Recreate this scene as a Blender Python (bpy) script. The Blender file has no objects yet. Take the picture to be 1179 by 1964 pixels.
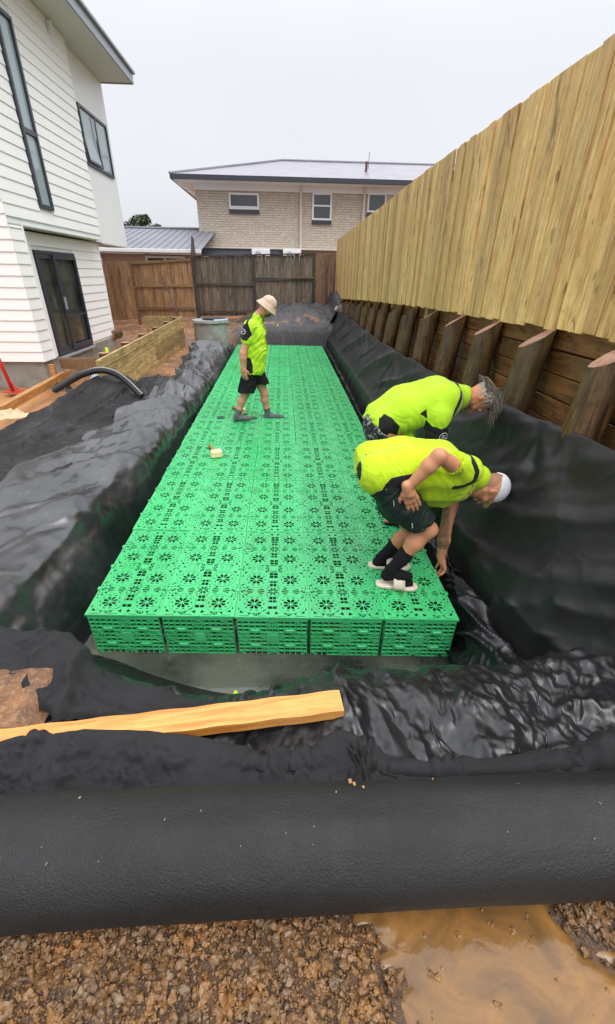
import bpy, bmesh, math, random
import numpy as np
from mathutils import Vector, Matrix
from math import pi, sin, cos, radians
random.seed(7); RNG = np.random.default_rng(7)
S = bpy.context.scene
COL = S.collection
# ------------------------------------------------------------------ camera, sky, sun, exposure
def look(pitch, yaw, roll):
    p, a, r = map(radians, (pitch, yaw, roll))
    f = Vector((sin(a)*cos(p), cos(a)*cos(p), -sin(p)))
    ri = Vector((cos(a), -sin(a), 0)); up = ri.cross(f)
    r2 = ri*cos(r) + up*sin(r); u2 = -ri*sin(r) + up*cos(r)
    return Matrix((r2, u2, -f)).transposed().to_4x4()
camd = bpy.data.cameras.new('camera'); cam = bpy.data.objects.new('camera', camd); COL.objects.link(cam)
cam.matrix_world = Matrix.Translation((0, 0, 1.6)) @ look(29.1, 3.2136, 1.0)
camd.sensor_fit = 'HORIZONTAL'; camd.sensor_width = 36; camd.lens = 816/1179*36
camd.clip_start = 0.05; camd.clip_end = 900
S.camera = cam
SUN_EL, SUN_AZ = 60, 140          # veiled sun, high
w = bpy.data.worlds.new('World'); S.world = w; w.use_nodes = True
nt = w.node_tree; nt.nodes.clear()
def N(t, ty, **k):
    n = t.nodes.new(ty)
    for a, b in k.items(): setattr(n, a, b)
    return n
sky = N(nt, 'ShaderNodeTexSky', sky_type='NISHITA', sun_disc=False, sun_elevation=radians(SUN_EL), sun_rotation=radians(SUN_AZ), air_density=1.0, dust_density=6.0)
bg1 = N(nt, 'ShaderNodeBackground'); bg1.inputs[1].default_value = 0.05
hs = N(nt, 'ShaderNodeHueSaturation'); hs.inputs['Saturation'].default_value = .25
nt.links.new(sky.outputs[0], hs.inputs['Color']); nt.links.new(hs.outputs[0], bg1.inputs[0])
# cloud cover: an overcast sky, brighter towards the zenith
tc = N(nt, 'ShaderNodeTexCoord'); sx = N(nt, 'ShaderNodeSeparateXYZ'); nt.links.new(tc.outputs['Generated'], sx.inputs[0])
cr = N(nt, 'ShaderNodeMapRange'); cr.interpolation_type = 'SMOOTHSTEP'; cr.inputs[1].default_value = 0.25; cr.inputs[2].default_value = 1.0; cr.inputs[3].default_value = .62; cr.inputs[4].default_value = 1.85
nt.links.new(sx.outputs[2], cr.inputs[0])
nz = N(nt, 'ShaderNodeTexNoise'); nz.inputs['Scale'].default_value = 2.2; nz.inputs['Detail'].default_value = 4
nt.links.new(tc.outputs['Generated'], nz.inputs['Vector'])
nr = N(nt, 'ShaderNodeMapRange'); nr.inputs[3].default_value = .93; nr.inputs[4].default_value = 1.07; nt.links.new(nz.outputs[0], nr.inputs[0])
mm = N(nt, 'ShaderNodeMath', operation='MULTIPLY'); nt.links.new(cr.outputs[0], mm.inputs[0]); nt.links.new(nr.outputs[0], mm.inputs[1])
bg2 = N(nt, 'ShaderNodeBackground'); bg2.inputs[0].default_value = (.92, .95, 1.0, 1)
nt.links.new(mm.outputs[0], bg2.inputs[1])
ad = N(nt, 'ShaderNodeAddShader'); nt.links.new(bg1.outputs[0], ad.inputs[0]); nt.links.new(bg2.outputs[0], ad.inputs[1])
wo = N(nt, 'ShaderNodeOutputWorld'); nt.links.new(ad.outputs[0], wo.inputs[0])
sd = bpy.data.lights.new('sun', 'SUN'); sd.energy = 1.1; sd.angle = radians(40); sd.color = (1, .975, .94)
sun = bpy.data.objects.new('sun', sd); COL.objects.link(sun)
_d = Vector((cos(radians(SUN_EL))*sin(radians(SUN_AZ)), cos(radians(SUN_EL))*cos(radians(SUN_AZ)), sin(radians(SUN_EL))))
sun.rotation_euler = _d.to_track_quat('Z', 'Y').to_euler()
S.view_settings.view_transform = 'Standard'; S.view_settings.look = 'None'; S.view_settings.gamma = 1
S.view_settings.use_curve_mapping = False; S.view_settings.exposure = 0.28
S.cycles.max_bounces = 8; S.cycles.transparent_max_bounces = 16
# ------------------------------------------------------------------ helpers
def srgb(r, g, b):
    f = lambda c: (c/255/12.92) if c/255 <= .04045 else ((c/255+.055)/1.055)**2.4
    return (f(r), f(g), f(b), 1)
class Mat:
    """small node helper round one Principled material"""
    def __init__(s, name, col=(.5,.5,.5), rough=.6, spec=.5, metal=0):
        s.m = bpy.data.materials.new(name); s.m.use_nodes = True; s.t = s.m.node_tree
        s.b = s.t.nodes['Principled BSDF']; c = tuple(col)[:3]
        s.b.inputs['Base Color'].default_value = (*c, 1); s.b.inputs['Roughness'].default_value = rough
        s.b.inputs['Specular IOR Level'].default_value = spec; s.b.inputs['Metallic'].default_value = metal
        s.obj = None
    def n(s, ty, **k): return N(s.t, ty, **k)
    def l(s, a, b): s.t.links.new(a, b)
    def coord(s, scale=(1,1,1), loc=(0,0,0), rot=(0,0,0), kind='Object', rnd=True):
        tc = s.n('ShaderNodeTexCoord'); mp = s.n('ShaderNodeMapping')
        mp.inputs['Scale'].default_value = scale; mp.inputs['Rotation'].default_value = rot; mp.inputs['Location'].default_value = loc
        s.l(tc.outputs[kind], mp.inputs[0])
        if rnd:   # shift the grain from one piece to the next
            oi = s.n('ShaderNodeObjectInfo'); v = s.n('ShaderNodeVectorMath', operation='SCALE'); v.inputs['Scale'].default_value = 37.0
            cb = s.n('ShaderNodeCombineXYZ'); [s.l(oi.outputs['Random'], cb.inputs[i]) for i in range(3)]
            s.l(cb.outputs[0], v.inputs[0]); a = s.n('ShaderNodeVectorMath', operation='ADD')
            s.l(mp.outputs[0], a.inputs[0]); s.l(v.outputs[0], a.inputs[1]); return a.outputs[0]
        return mp.outputs[0]
    def noise(s, vec, scale=5, detail=4, rough=.55, dist=0):
        n = s.n('ShaderNodeTexNoise'); n.inputs['Scale'].default_value = scale; n.inputs['Detail'].default_value = detail
        n.inputs['Roughness'].default_value = rough; n.inputs['Distortion'].default_value = dist
        s.l(vec, n.inputs['Vector']); return n.outputs[0]
    def ramp(s, fac, stops, interp='LINEAR'):
        r = s.n('ShaderNodeValToRGB'); e = r.color_ramp.elements; r.color_ramp.interpolation = interp
        while len(e) < len(stops): e.new(.5)
        for i, (p, c) in enumerate(stops):
            e[i].position = p; c = (c, c, c) if isinstance(c, (int, float)) else c; e[i].color = (*tuple(c)[:3], 1)
        s.l(fac, r.inputs[0]); return r.outputs[0]
    def mix(s, fac, a, b, mode='MIX'):
        m = s.n('ShaderNodeMix', data_type='RGBA', blend_type=mode)
        for i, v in ((0, fac), (6, a), (7, b)):
            sock = m.inputs[i]
            if hasattr(v, 'links'): s.l(v, sock)
            elif isinstance(v, (int, float)): sock.default_value = v if i == 0 else (v, v, v, 1)
            else: sock.default_value = (*tuple(v)[:3], 1)
        return m.outputs[2]
    def math(s, op, a, b=0.0, c=None):
        m = s.n('ShaderNodeMath', operation=op)
        for i, v in enumerate((a, b) if c is None else (a, b, c)):
            if hasattr(v, 'links'): s.l(v, m.inputs[i])
            else: m.inputs[i].default_value = v
        return m.outputs[0]
    def attr(s, name): return s.n('ShaderNodeAttribute', attribute_name=name)
    def color(s, v): s.l(v, s.b.inputs['Base Color']); return s
    def rough(s, v): s.l(v, s.b.inputs['Roughness']); return s
    def bump(s, h, strength=.5, dist=.01):
        b = s.n('ShaderNodeBump'); b.inputs['Strength'].default_value = strength; b.inputs['Distance'].default_value = dist
        s.l(h, b.inputs['Height'])
        cur = s.b.inputs['Normal']
        if cur.links: s.l(cur.links[0].from_socket, b.inputs['Normal'])
        s.l(b.outputs[0], cur); return s
def mesh(name, verts, faces, mats=(), smooth=False):
    me = bpy.data.meshes.new(name)
    me.from_pydata([tuple(v) for v in verts] if not isinstance(verts, np.ndarray) else verts.tolist(), [], faces if isinstance(faces, list) else faces.tolist())
    for m in (mats if isinstance(mats, (list, tuple)) else [mats]): me.materials.append(m.m if isinstance(m, Mat) else m)
    if smooth: me.shade_smooth()
    return me
def link(name, data, parent=None, loc=None, rot=None, **props):
    o = bpy.data.objects.new(name, data); COL.objects.link(o)
    if parent is not None: o.parent = parent
    if loc is not None: o.location = loc
    if rot is not None: o.rotation_euler = rot
    for k, v in props.items(): o[k] = v
    return o
def thing(name, label, cat, loc=(0,0,0), rot=(0,0,0), group=None):
    o = link(name, None, None, loc, rot, label=label, category=cat); o.empty_display_size = .1
    if group: o['group'] = group
    return o
def copy_tree(o, label=None, loc=None, rot=None):
    def cp(q, par):
        c = q.copy(); COL.objects.link(c); c.parent = par
        for ch in list(q.children): cp(ch, c)
        return c
    r = cp(o, None)
    if label: r['label'] = label
    if loc is not None: r.location = loc
    if rot is not None: r.rotation_euler = rot
    return r
class G:
    """collects boxes, prisms and tubes into one mesh"""
    def __init__(s): s.v, s.f = [], []
    def add(s, vs, fs):
        b = len(s.v); s.v += [tuple(v) for v in vs]; s.f += [tuple(i+b for i in f) for f in fs]; return s
    def box(s, c, d, rot=None):
        x, y, z = (q/2 for q in d); vs = [Vector((i*x, j*y, k*z)) for i in (-1,1) for j in (-1,1) for k in (-1,1)]
        if rot is not None: vs = [rot @ v for v in vs]
        return s.add([v+Vector(c) for v in vs], [(0,1,3,2),(4,6,7,5),(0,4,5,1),(2,3,7,6),(0,2,6,4),(1,5,7,3)])
    def b2(s, lo, hi): return s.box([(a+b)/2 for a, b in zip(lo, hi)], [abs(b-a) for a, b in zip(lo, hi)])
    def tube(s, pts, r, n=10, caps=True):
        pts = [Vector(p) for p in pts]; rs = r if isinstance(r, (list, tuple)) else [r]*len(pts)
        rings = []; up = Vector((0,0,1)); prev = None
        for i, p in enumerate(pts):
            t = (pts[min(i+1, len(pts)-1)] - pts[max(i-1, 0)]).normalized()
            if prev is None: a = t.cross(up if abs(t.z) < .9 else Vector((1,0,0))).normalized()
            else: a = (prev - t*prev.dot(t)).normalized()
            prev = a; b = t.cross(a)
            rings.append([p + a*cos(2*pi*k/n)*rs[i] + b*sin(2*pi*k/n)*rs[i] for k in range(n)])
        vs = [v for r_ in rings for v in r_]
        fs = [(i*n+k, i*n+(k+1) % n, (i+1)*n+(k+1) % n, (i+1)*n+k) for i in range(len(pts)-1) for k in range(n)]
        if caps: fs += [tuple(range(n-1, -1, -1)), tuple((len(pts)-1)*n+k for k in range(n))]
        return s.add(vs, fs)
    def prism(s, poly, axis, a, b):
        """extrude a 2D polygon along axis 0/1/2 from a to b"""
        n = len(poly); o = [q for q in (0,1,2) if q != axis]; vs = []
        for c in (a, b):
            for p in poly:
                v = [0,0,0]; v[axis] = c; v[o[0]], v[o[1]] = p; vs.append(v)
        return s.add(vs, [tuple(range(n-1,-1,-1)), tuple(range(n, 2*n))] + [(i, (i+1) % n, n+(i+1) % n, n+i) for i in range(n)])
    def mesh(s, name, mats, bevel=0, smooth=False):
        me = mesh(name, s.v, s.f, mats)
        bm = bmesh.new(); bm.from_mesh(me); bmesh.ops.recalc_face_normals(bm, faces=bm.faces)
        if bevel: bmesh.ops.bevel(bm, geom=list(bm.edges), offset=bevel, segments=1, affect='EDGES', clamp_overlap=True)
        bm.to_mesh(me); bm.free()
        if smooth: me.shade_smooth()
        return me
    def obj(s, name, mats, parent=None, bevel=0, smooth=False, **k): return link(name, s.mesh(name, mats, bevel, smooth), parent, **k)
# numpy gradient noise
_T = RNG.permutation(256); _T = np.concatenate([_T, _T, _T]); _A = RNG.uniform(0, 2*pi, 256)
def pn(x, y):
    x = np.asarray(x, float); y = np.asarray(y, float)
    xi = np.floor(x).astype(int); yi = np.floor(y).astype(int); u = x-xi; v = y-yi
    def g(i, j, a, b):
        h = _A[_T[_T[(xi+i) & 255] + ((yi+j) & 255)]]; return np.cos(h)*a + np.sin(h)*b
    su = u*u*u*(u*(u*6-15)+10); sv = v*v*v*(v*(v*6-15)+10)
    n00, n10, n01, n11 = g(0,0,u,v), g(1,0,u-1,v), g(0,1,u,v-1), g(1,1,u-1,v-1)
    return 1.5*((n00*(1-su)+n10*su)*(1-sv) + (n01*(1-su)+n11*su)*sv)
def fbm(x, y, o=4, g=.5):
    s = 0; a = 1
    for i in range(o): s = s + a*pn(x*2**i+17*i, y*2**i-9*i); a *= g
    return s
def crease(x, y, warp=.6, sharp=1.6):
    """ridged, warped noise: soft valleys with sharp crests like pushed-up cloth"""
    wx = x + warp*pn(x*.7+5, y*.7); wy = y + warp*pn(x*.7, y*.7+9)
    return np.clip(1-1.9*np.abs(pn(wx, wy)), 0, 1)**sharp
def facets(x, y, f=1.0, n=5, seed=1, warp=.25):
    """sum of folded triangle waves: flat faces meeting in sharp straight creases, like stiff sheeting"""
    r = np.random.default_rng(seed); h = 0
    for i in range(n):
        a = r.uniform(0, pi); ff = f*r.uniform(.55, 1.7); t = (x*np.cos(a)+y*np.sin(a))*ff + r.uniform(0, 9) + warp*pn(x*f*.6+i*7.1, y*f*.6+seed)
        h = h + np.abs(2*(t-np.floor(t+.5)))*np.clip(.45+.9*pn(x*f*.4+i*3.3, y*f*.4-i), 0, 1)*f/ff
    return h/n*1.6
def sstep(a, b, x): t = np.clip((x-a)/(b-a), 0, 1); return t*t*(3-2*t)
def lerp(a, b, t): return a+(b-a)*t
# ------------------------------------------------------------------ materials
def wood(name, base, dark, knots=.5, rough=.55, scale=1.0, axis=2, var=.25, green=None, wet=0, stain=.4):
    """sawn timber, grain along the given local axis"""
    m = Mat(name, base, rough); sc = [14*scale]*3; sc[axis] = 1.1*scale
    v = m.coord(tuple(sc)); g = m.noise(v, 2.2, 6, .6, .8)
    c = m.mix(m.ramp(g, [(.36, 0), (.66, 1)]), dark, base)
    oi = m.n('ShaderNodeObjectInfo'); rv = m.ramp(oi.outputs['Random'], [(0, 1-var), (.5, 1-var*.15), (1, 1+var*.35)])
    c = m.mix(1.0, c, rv, 'MULTIPLY')
    if green is not None:
        c = m.mix(m.ramp(m.noise(m.coord((1,1,1)), 2.6*scale, 3), [(.45, 0), (.75, .75)]), c, green)
    v2 = m.coord((5*scale if axis != 0 else 1.6*scale, 5*scale if axis != 1 else 1.6*scale, 5*scale if axis != 2 else 1.6*scale))
    k = m.noise(v2, 1.5, 3, .6, 1.5)
    c = m.mix(m.ramp(k, [(.60, 0), (.70, knots)]), c, [q*.42 for q in dark[:3]])
    v3 = m.coord((9*scale, 9*scale, 9*scale)); 
    c = m.mix(m.ramp(m.noise(v3, 1.3, 5, .7), [(.5, 0), (.8, stain)]), c, [q*.5 for q in dark[:3]])
    m.color(c); m.bump(g, .25, .004)
    if wet: m.rough(m.ramp(m.noise(m.coord((1,1,1)), 5, 4), [(.35, rough-wet), (.65, rough)]))
    return m
M = {}
M['paling'] = wood('new_pine_paling', srgb(238,204,138), srgb(188,146,86), .8, .62, 1, 2, .38, green=srgb(204,164,104), stain=.45)
M['rail_new'] = wood('pine_rail', srgb(190,160,100), srgb(150,115,60), .3, .6, 1, 1)
M['sleeper'] = wood('weathered_sleeper', srgb(150,108,62), srgb(84,54,30), .7, .5, 1, 1, .45, green=srgb(110,92,60), wet=.2, stain=.6)
M['pole'] = wood('wet_round_pole', srgb(112,82,48), srgb(48,34,20), .8, .45, 1, 2, .35, green=srgb(82,74,44), wet=.2, stain=.85)
M['polecut'] = wood('pole_end_grain', srgb(186,146,116), srgb(150,106,80), .15, .6, 1, 0, .1)
M['planterboard'] = wood('stained_planter_board', srgb(214,186,130), srgb(150,118,70), .8, .6, 1, 1, .5, green=srgb(104,96,62), stain=.75)
M['plank'] = wood('wet_sawn_plank', srgb(232,170,90), srgb(196,122,52), .35, .32, 1.0, 0, .1, wet=.15, stain=.3)
M['fence_brown'] = wood('brown_fence_board', srgb(182,140,98), srgb(118,86,58), .6, .6, .8, 2, .4, green=srgb(120,98,74), stain=.5)
M['fence_dark'] = wood('dark_wet_fence_board', srgb(138,120,104), srgb(72,62,56), .5, .5, .8, 2, .5, green=srgb(84,80,62), stain=.7)
M['fence_red'] = wood('reddish_fence_board', srgb(150,114,88), srgb(90,66,50), .6, .6, .8, 2, .4, stain=.6)
M['fence_rail'] = wood('fence_rail', srgb(150,118,78), srgb(98,72,42), .6, .6, .8, 0, .3)
M['fence_rail_dark'] = wood('dark_fence_rail', srgb(84,74,64), srgb(40,36,34), .4, .5, .8, 0, .3)
def simple(name, c, rough=.6, bumps=None, var=0, spec=.5, metal=0, dirt=None):
    m = Mat(name, c, rough, spec, metal); col = None
    if var:
        v = m.coord((1,1,1), rnd=False); col = m.mix(m.ramp(m.noise(v, var[0], 5, .6), [(.3, 0), (.7, 1)]), [q*(1-var[1]) for q in c[:3]], c)
    if dirt:
        v = m.coord((1,1,1), rnd=False); col = m.mix(m.ramp(m.noise(v, dirt[0], 6, .65), [(dirt[2], 0), (dirt[2]+.18, dirt[3])]), col if col is not None else c, dirt[1])
    if col is not None: m.color(col)
    if bumps: m.bump(m.noise(m.coord((1,1,1), rnd=False), bumps[0], 4), bumps[1], bumps[2])
    return m
M['green'] = simple('green_plastic', (.050,.455,.150), .34, (240,.12,.001), (3,.12))
_g = M['green']; _v = _g.coord((1,1,1), rnd=True); _oi = _g.n('ShaderNodeObjectInfo')
_c = _g.mix(1.0, (.050,.455,.150), _g.ramp(_oi.outputs['Random'], [(0, .88), (1, 1.07)]), 'MULTIPLY')
_c = _g.mix(_g.ramp(_g.noise(_v, 3.0, 6, .7), [(.55, 0), (.74, .38)]), _c, srgb(96,104,66)); _c = _g.mix(_g.ramp(_g.noise(_v, 1.4, 4, .6), [(.35, .20), (.6, 0)]), _c, (.09,.52,.24))
_g.color(_c); _g.rough(_g.ramp(_g.noise(_v, 5, 4), [(.4, .22), (.6, .45)]))
M['green_dark'] = simple('green_plastic_shade', (.004,.060,.02), .5)  # darkened crate green: interior shade put into the colour; port caps share it
M['white_board'] = simple('painted_weatherboard', (.86,.855,.84), .5, (60,.08,.002), (1.2,.05))
M['white_panel'] = simple('painted_smooth_panel', (.80,.83,.83), .4, None, (.8,.06))
M['soffit'] = simple('soffit_paint', (.62,.66,.63), .6)
M['trim_dark'] = simple('dark_aluminium', (.035,.042,.055), .35, spec=.5)
M['fascia'] = simple('grey_metal_fascia', (.30,.33,.38), .35)
M['concrete'] = simple('wet_concrete', (.30,.285,.25), .55, (40,.3,.004), (3,.35), dirt=(2.0, (.10,.075,.05), .5, .7))
M['concrete_pipe'] = simple('precast_concrete', (.34,.34,.31), .6, (30,.3,.004), (5,.3), dirt=(3, (.12,.09,.07), .5, .6))
M['white_plastic'] = simple('white_upvc', (.75,.76,.78), .35)
M['cream'] = simple('cream_paint', (.58,.54,.48), .5)
M['black_rubber'] = simple('black_plastic', (.02,.02,.022), .5)
gl = Mat('window_glass', (.30,.37,.40), .06, .9); M['glass'] = gl  # pale base colour stands in for the bright sky mirrored in the panes
gl2 = Mat('dim_window_glass', (.05,.06,.07), .10, .7); M['glass2'] = gl2
g3 = Mat('door_glass', (.05,.06,.055), .03, .9)
g3.color(g3.ramp(g3.noise(g3.coord((1,1,1), rnd=False), 1.4, 3), [(.35, (.016,.018,.016)), (.7, (.07,.075,.065))])); M['glassdoor'] = g3
# roughcast brick of the neighbour's house
m = Mat('roughcast_brick', srgb(186,168,146), .85)
v = m.coord((1,1,1), rnd=False)
mp = m.n('ShaderNodeMapping'); mp.inputs['Rotation'].default_value = (radians(90), 0, 0); m.l(v, mp.inputs[0])
bt = m.n('ShaderNodeTexBrick'); bt.inputs['Scale'].default_value = 1; bt.inputs['Brick Width'].default_value = .29; bt.inputs['Row Height'].default_value = .095
bt.inputs['Mortar Size'].default_value = .010; bt.inputs['Mortar Smooth'].default_value = .3
bt.inputs['Color1'].default_value = srgb(208,197,184); bt.inputs['Color2'].default_value = srgb(196,184,170); bt.inputs['Mortar'].default_value = srgb(184,172,158)
m.l(mp.outputs[0], bt.inputs['Vector'])
nn = m.noise(v, 7, 5, .7)
m.color(m.mix(m.ramp(nn, [(.3, .45), (.6, 0)]), bt.outputs['Color'], srgb(140,124,106)))
m.bump(m.math('ADD', m.math('MULTIPLY', bt.outputs['Fac'], -1.2), nn), 1.0, .04); M['brick'] = m
def roofmat(name, c, rough=.25):
    m = Mat(name, c, rough, .6); v = m.coord((1,1,1), rnd=False)
    m.color(m.mix(m.ramp(m.noise(v, 1.1, 5, .6), [(.3, 0), (.75, 1)]), [q*.75 for q in c[:3]], c)); return m
M['roof'] = roofmat('wet_corrugated_iron', srgb(150,146,156)); M['roof2'] = roofmat('blue_grey_iron', srgb(122,122,132), .5)
# earth
def earth(name):
    m = Mat(name, (.2,.1,.05), .75); v = m.coord((1,1,1), rnd=False)
    n1 = m.noise(v, .9, 6, .65); n2 = m.noise(v, 9, 6, .7); n3 = m.noise(v, 45, 4, .7)
    c = m.mix(m.ramp(n1, [(.38, 0), (.62, 1)]), srgb(104,72,52), srgb(176,122,74))
    c = m.mix(m.ramp(n2, [(.42, .55), (.6, 0)]), c, srgb(66,48,38))
    c = m.mix(m.ramp(n3, [(.5, 0), (.75, .5)]), c, srgb(196,158,112))
    at = m.attr('sand'); c = m.mix(at.outputs['Fac'], c, m.mix(m.ramp(n2, [(.35, 0), (.65, 1)]), srgb(36,35,37), srgb(68,66,69)))
    at2 = m.attr('straw'); c = m.mix(m.math('MULTIPLY', at2.outputs['Fac'], m.ramp(n3, [(.3, .35), (.6, 1)])), c, srgb(184,130,80))
    c = m.mix(m.attr('mud').outputs['Fac'], c, m.mix(m.ramp(n2, [(.35, 0), (.65, 1)]), srgb(46,34,24), srgb(100,70,42)))
    m.color(c); m.rough(m.ramp(n2, [(.35, .22), (.6, .7)]))
    m.bump(n2, .6, .04); m.bump(n3, .6, .012); return m
M['earth'] = earth('wet_clay_earth')
# fabrics
def fabric(name, base, light, rough, wet=None, weave=260, bump=.35, dust_sheen=None, sheen=0, wscale=1.6, thr=(.42,.6), folds=0, spec=.4):
    m = Mat(name, base, rough, spec); v = m.coord((1,1,1), rnd=False)
    f = m.noise(v, weave, 3, .7); n1 = m.noise(v, 3.2, 5, .65); n2 = m.noise(v, 14, 5, .7)
    c = m.mix(m.ramp(n1, [(.35, 0), (.7, 1)]), base, light)
    c = m.mix(m.ramp(f, [(.45, 0), (.75, .5)]), c, [q*1.9+.003 for q in light[:3]])
    if dust_sheen and len(dust_sheen) > 3:      # broad grey patches: wet sheen of the sky put into the colour, faintly mottled
        n3 = m.noise(v, dust_sheen[3], 5, .6, .8); c = m.mix(m.math('MULTIPLY', m.ramp(n3, [(dust_sheen[1], 0), (dust_sheen[1]+.22, dust_sheen[2])]), m.ramp(n2, [(.3, .85), (.65, 1)])), c, dust_sheen[0])
    elif dust_sheen: c = m.mix(m.ramp(n2, [(dust_sheen[1], 0), (dust_sheen[1]+.16, dust_sheen[2])]), c, dust_sheen[0])
    m.color(c)
    if wet is not None:   # films of rain water lie where the noise is high
        wn = m.noise(v, wscale, 6, .62, .6); m.rough(m.ramp(m.math('ADD', m.math('MULTIPLY', wn, .8), m.math('MULTIPLY', n2, .2)), [(thr[0], rough), (thr[1], wet)]))
    if folds:      # fine pressed-in creases
        for sc_, am in ((2.3, 1.0), (6.5, .6)):
            nv_ = m.n('ShaderNodeTexNoise'); nv_.inputs['Scale'].default_value = sc_*.8; m.l(v, nv_.inputs['Vector'])
            mx = m.n('ShaderNodeVectorMath', operation='MULTIPLY_ADD'); m.l(nv_.outputs['Color'], mx.inputs[0]); mx.inputs[1].default_value = (.55/sc_*2,)*3; m.l(v, mx.inputs[2])
            vo = m.n('ShaderNodeTexVoronoi', feature='DISTANCE_TO_EDGE'); vo.inputs['Scale'].default_value = sc_; m.l(mx.outputs[0], vo.inputs['Vector'])
            m.bump(m.ramp(vo.outputs['Distance'], [(0, 1), (.10, .25), (.3, 0)]), folds*am, .02/sc_*2)
    m.bump(f, bump, .0022); m.bump(n2, .10, .005)
    if sheen: m.b.inputs['Sheen Weight'].default_value = sheen; m.b.inputs['Sheen Roughness'].default_value = .5
    return m
M['geo'] = fabric('charcoal_geotextile', (.009,.009,.010), (.018,.018,.020), .85, None, 210, .9, dust_sheen=(srgb(110,84,62), .72, .2), folds=.4)
M['geo_right'] = fabric('smooth_geotextile', (.006,.006,.0065), (.010,.010,.011), .56, .44, 320, .3, folds=.15, spec=.5)
M['geo_dirty'] = fabric('muddy_geotextile', (.007,.007,.008), (.014,.014,.015), .8, .4, 210, .6, dust_sheen=(srgb(104,80,60), .60, .6), folds=.6)
M['liner'] = fabric('wet_black_liner', (.008,.009,.010), (.013,.014,.016), .34, .20, 150, .25, dust_sheen=(srgb(112,112,118), .42, .28, .55), thr=(.36,.62), wscale=.7, folds=.12, spec=1.0)
M['liner_shiny'] = fabric('wet_black_sheet', (.006,.006,.007), (.011,.011,.013), .40, .24, 200, .2, thr=(.30,.70), wscale=.9, folds=.30, spec=.6)
# ------------------------------------------------------------------ ground
def puddle(x, y):     # >0 under the muddy water
    e = fbm(x*3.2+7, y*3.2, 3)*.10 + fbm(x*14, y*14+3, 3)*.05
    return np.minimum((x-.26+.30*(y-.3) + e), (.86-.9*(y-.45)-x + e*1.2))
def T(x, y):
    x = np.asarray(x, float); y = np.asarray(y, float)
    z = -.06 + 0*x
    z = z - .16*sstep(-1.0, -1.8, x)*sstep(1.2, 2.6, y) - .22*sstep(-2.6, -4.4, x)*sstep(1.2, 3.5, y)
    z = z + .52*sstep(-2.9, -3.3, x)*sstep(9.0, 16.5, y) * sstep(-5.2,-4.4, x)*0
    z = z + .30*sstep(12.8, 17, y)*sstep(-1.5, .5, x) + .22*sstep(12, 17, y)
    z = z + .22*sstep(13.6, 15.0, y)*np.exp(-np.abs((x-.3)/2.1)**3) + .12*sstep(9.5, 16, y)*sstep(-2.8, -3.4, x)
    z = z + .45*sstep(1.50, 1.75, x)*sstep(.3, .9, y)*(y < 17.9) + .92*sstep(2.03, 2.12, x)*(y > .9)*(y < 17.9)
    z = z - .12*sstep(.9, .5, y)*0
    n = .035*fbm(x*1.3, y*1.3, 4) + .012*fbm(x*7, y*7, 3)*sstep(.3, .9, np.abs(y-.3)+.3*(y > 1))
    rough = 1 + 1.6*sstep(13.8, 15, y)*sstep(18, 17, y)
    z = z + .035*crease(x*2.2, y*2.2, .8, 1.2)*sstep(13.9, 14.6, y)*sstep(18, 17.2, y)
    z = z + n*rough*sstep(.75, 1.2, y) + .006*fbm(x*9, y*9, 3)*sstep(1.2, .75, y)
    z = z + .36*np.exp(-((x+2.80)/.48)**2-((y-6.95)/.70)**2) - .05*sstep(-3.0,-2.7,x)*sstep(-1.3,-1.5,x)*sstep(1,1.3,y)*sstep(13.8,13.4,y)
    z = z - .03*sstep(.74, .85, y)*sstep(1.4, 1.1, y) + .022*sstep(.02, -.08, puddle(x, y))*sstep(.72, .6, y)
    pit = sstep(-1.90, -1.66, x)*sstep(1.60, 1.42, x)*sstep(1.05, 1.32, y)*sstep(14.2, 13.85, y)
    z = z*(1-pit) + (-.80)*pit
    return z
xs = np.concatenate([[-400,-150,-60,-30,-18,-13], np.arange(-10, -4.5, .25), np.arange(-4.5, 2.6, .05), np.arange(2.6, 8, .3), [10, 15, 25, 50, 120, 400]])
ys_ = np.concatenate([[-300,-80,-25,-10,-5,-2.5,-1.4], np.arange(-1, 2, .05), np.arange(2, 9, .06), np.arange(9, 18.5, .08), np.arange(18.5, 24, .4), [26, 30, 40, 60, 100, 200, 500]])
X, Y = np.meshgrid(xs, ys_); Z = T(X, Y)
nx = len(xs); ny = len(ys_)
V = np.stack([X, Y, Z], -1).reshape(-1, 3); I = np.arange(nx*ny).reshape(ny, nx)
Fq = np.stack([I[:-1,:-1], I[:-1,1:], I[1:,1:], I[1:,:-1]], -1).reshape(-1, 4)
me = mesh('ground', V, Fq, [M['earth']], True)
x_, y_ = V[:,0], V[:,1]
def fattr(me, name, val):
    a = me.attributes.new(name, 'FLOAT', 'POINT'); a.data.foreach_set('value', np.asarray(val, np.float32).ravel())
sand = sstep(-2.2, -1.2, x_ + .5*fbm(x_*1.2, y_*1.2))*sstep(13.3, 13.9, y_+.5*fbm(x_*2, y_*2+7))*sstep(19, 18, y_)
sand = sand*(1 - sstep(.25, .5, fbm(x_*1.6+3, y_*1.6))*sstep(15.4, 14.4, y_))
straw = sstep(-2.4, -3.0, x_)*sstep(8.9, 8.2, y_)*sstep(5, 5.8, y_)
fattr(me, 'sand', sand); fattr(me, 'straw', straw); fattr(me, 'mud', sstep(.85, .7, y_))
link('ground', me, kind='structure')
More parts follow.
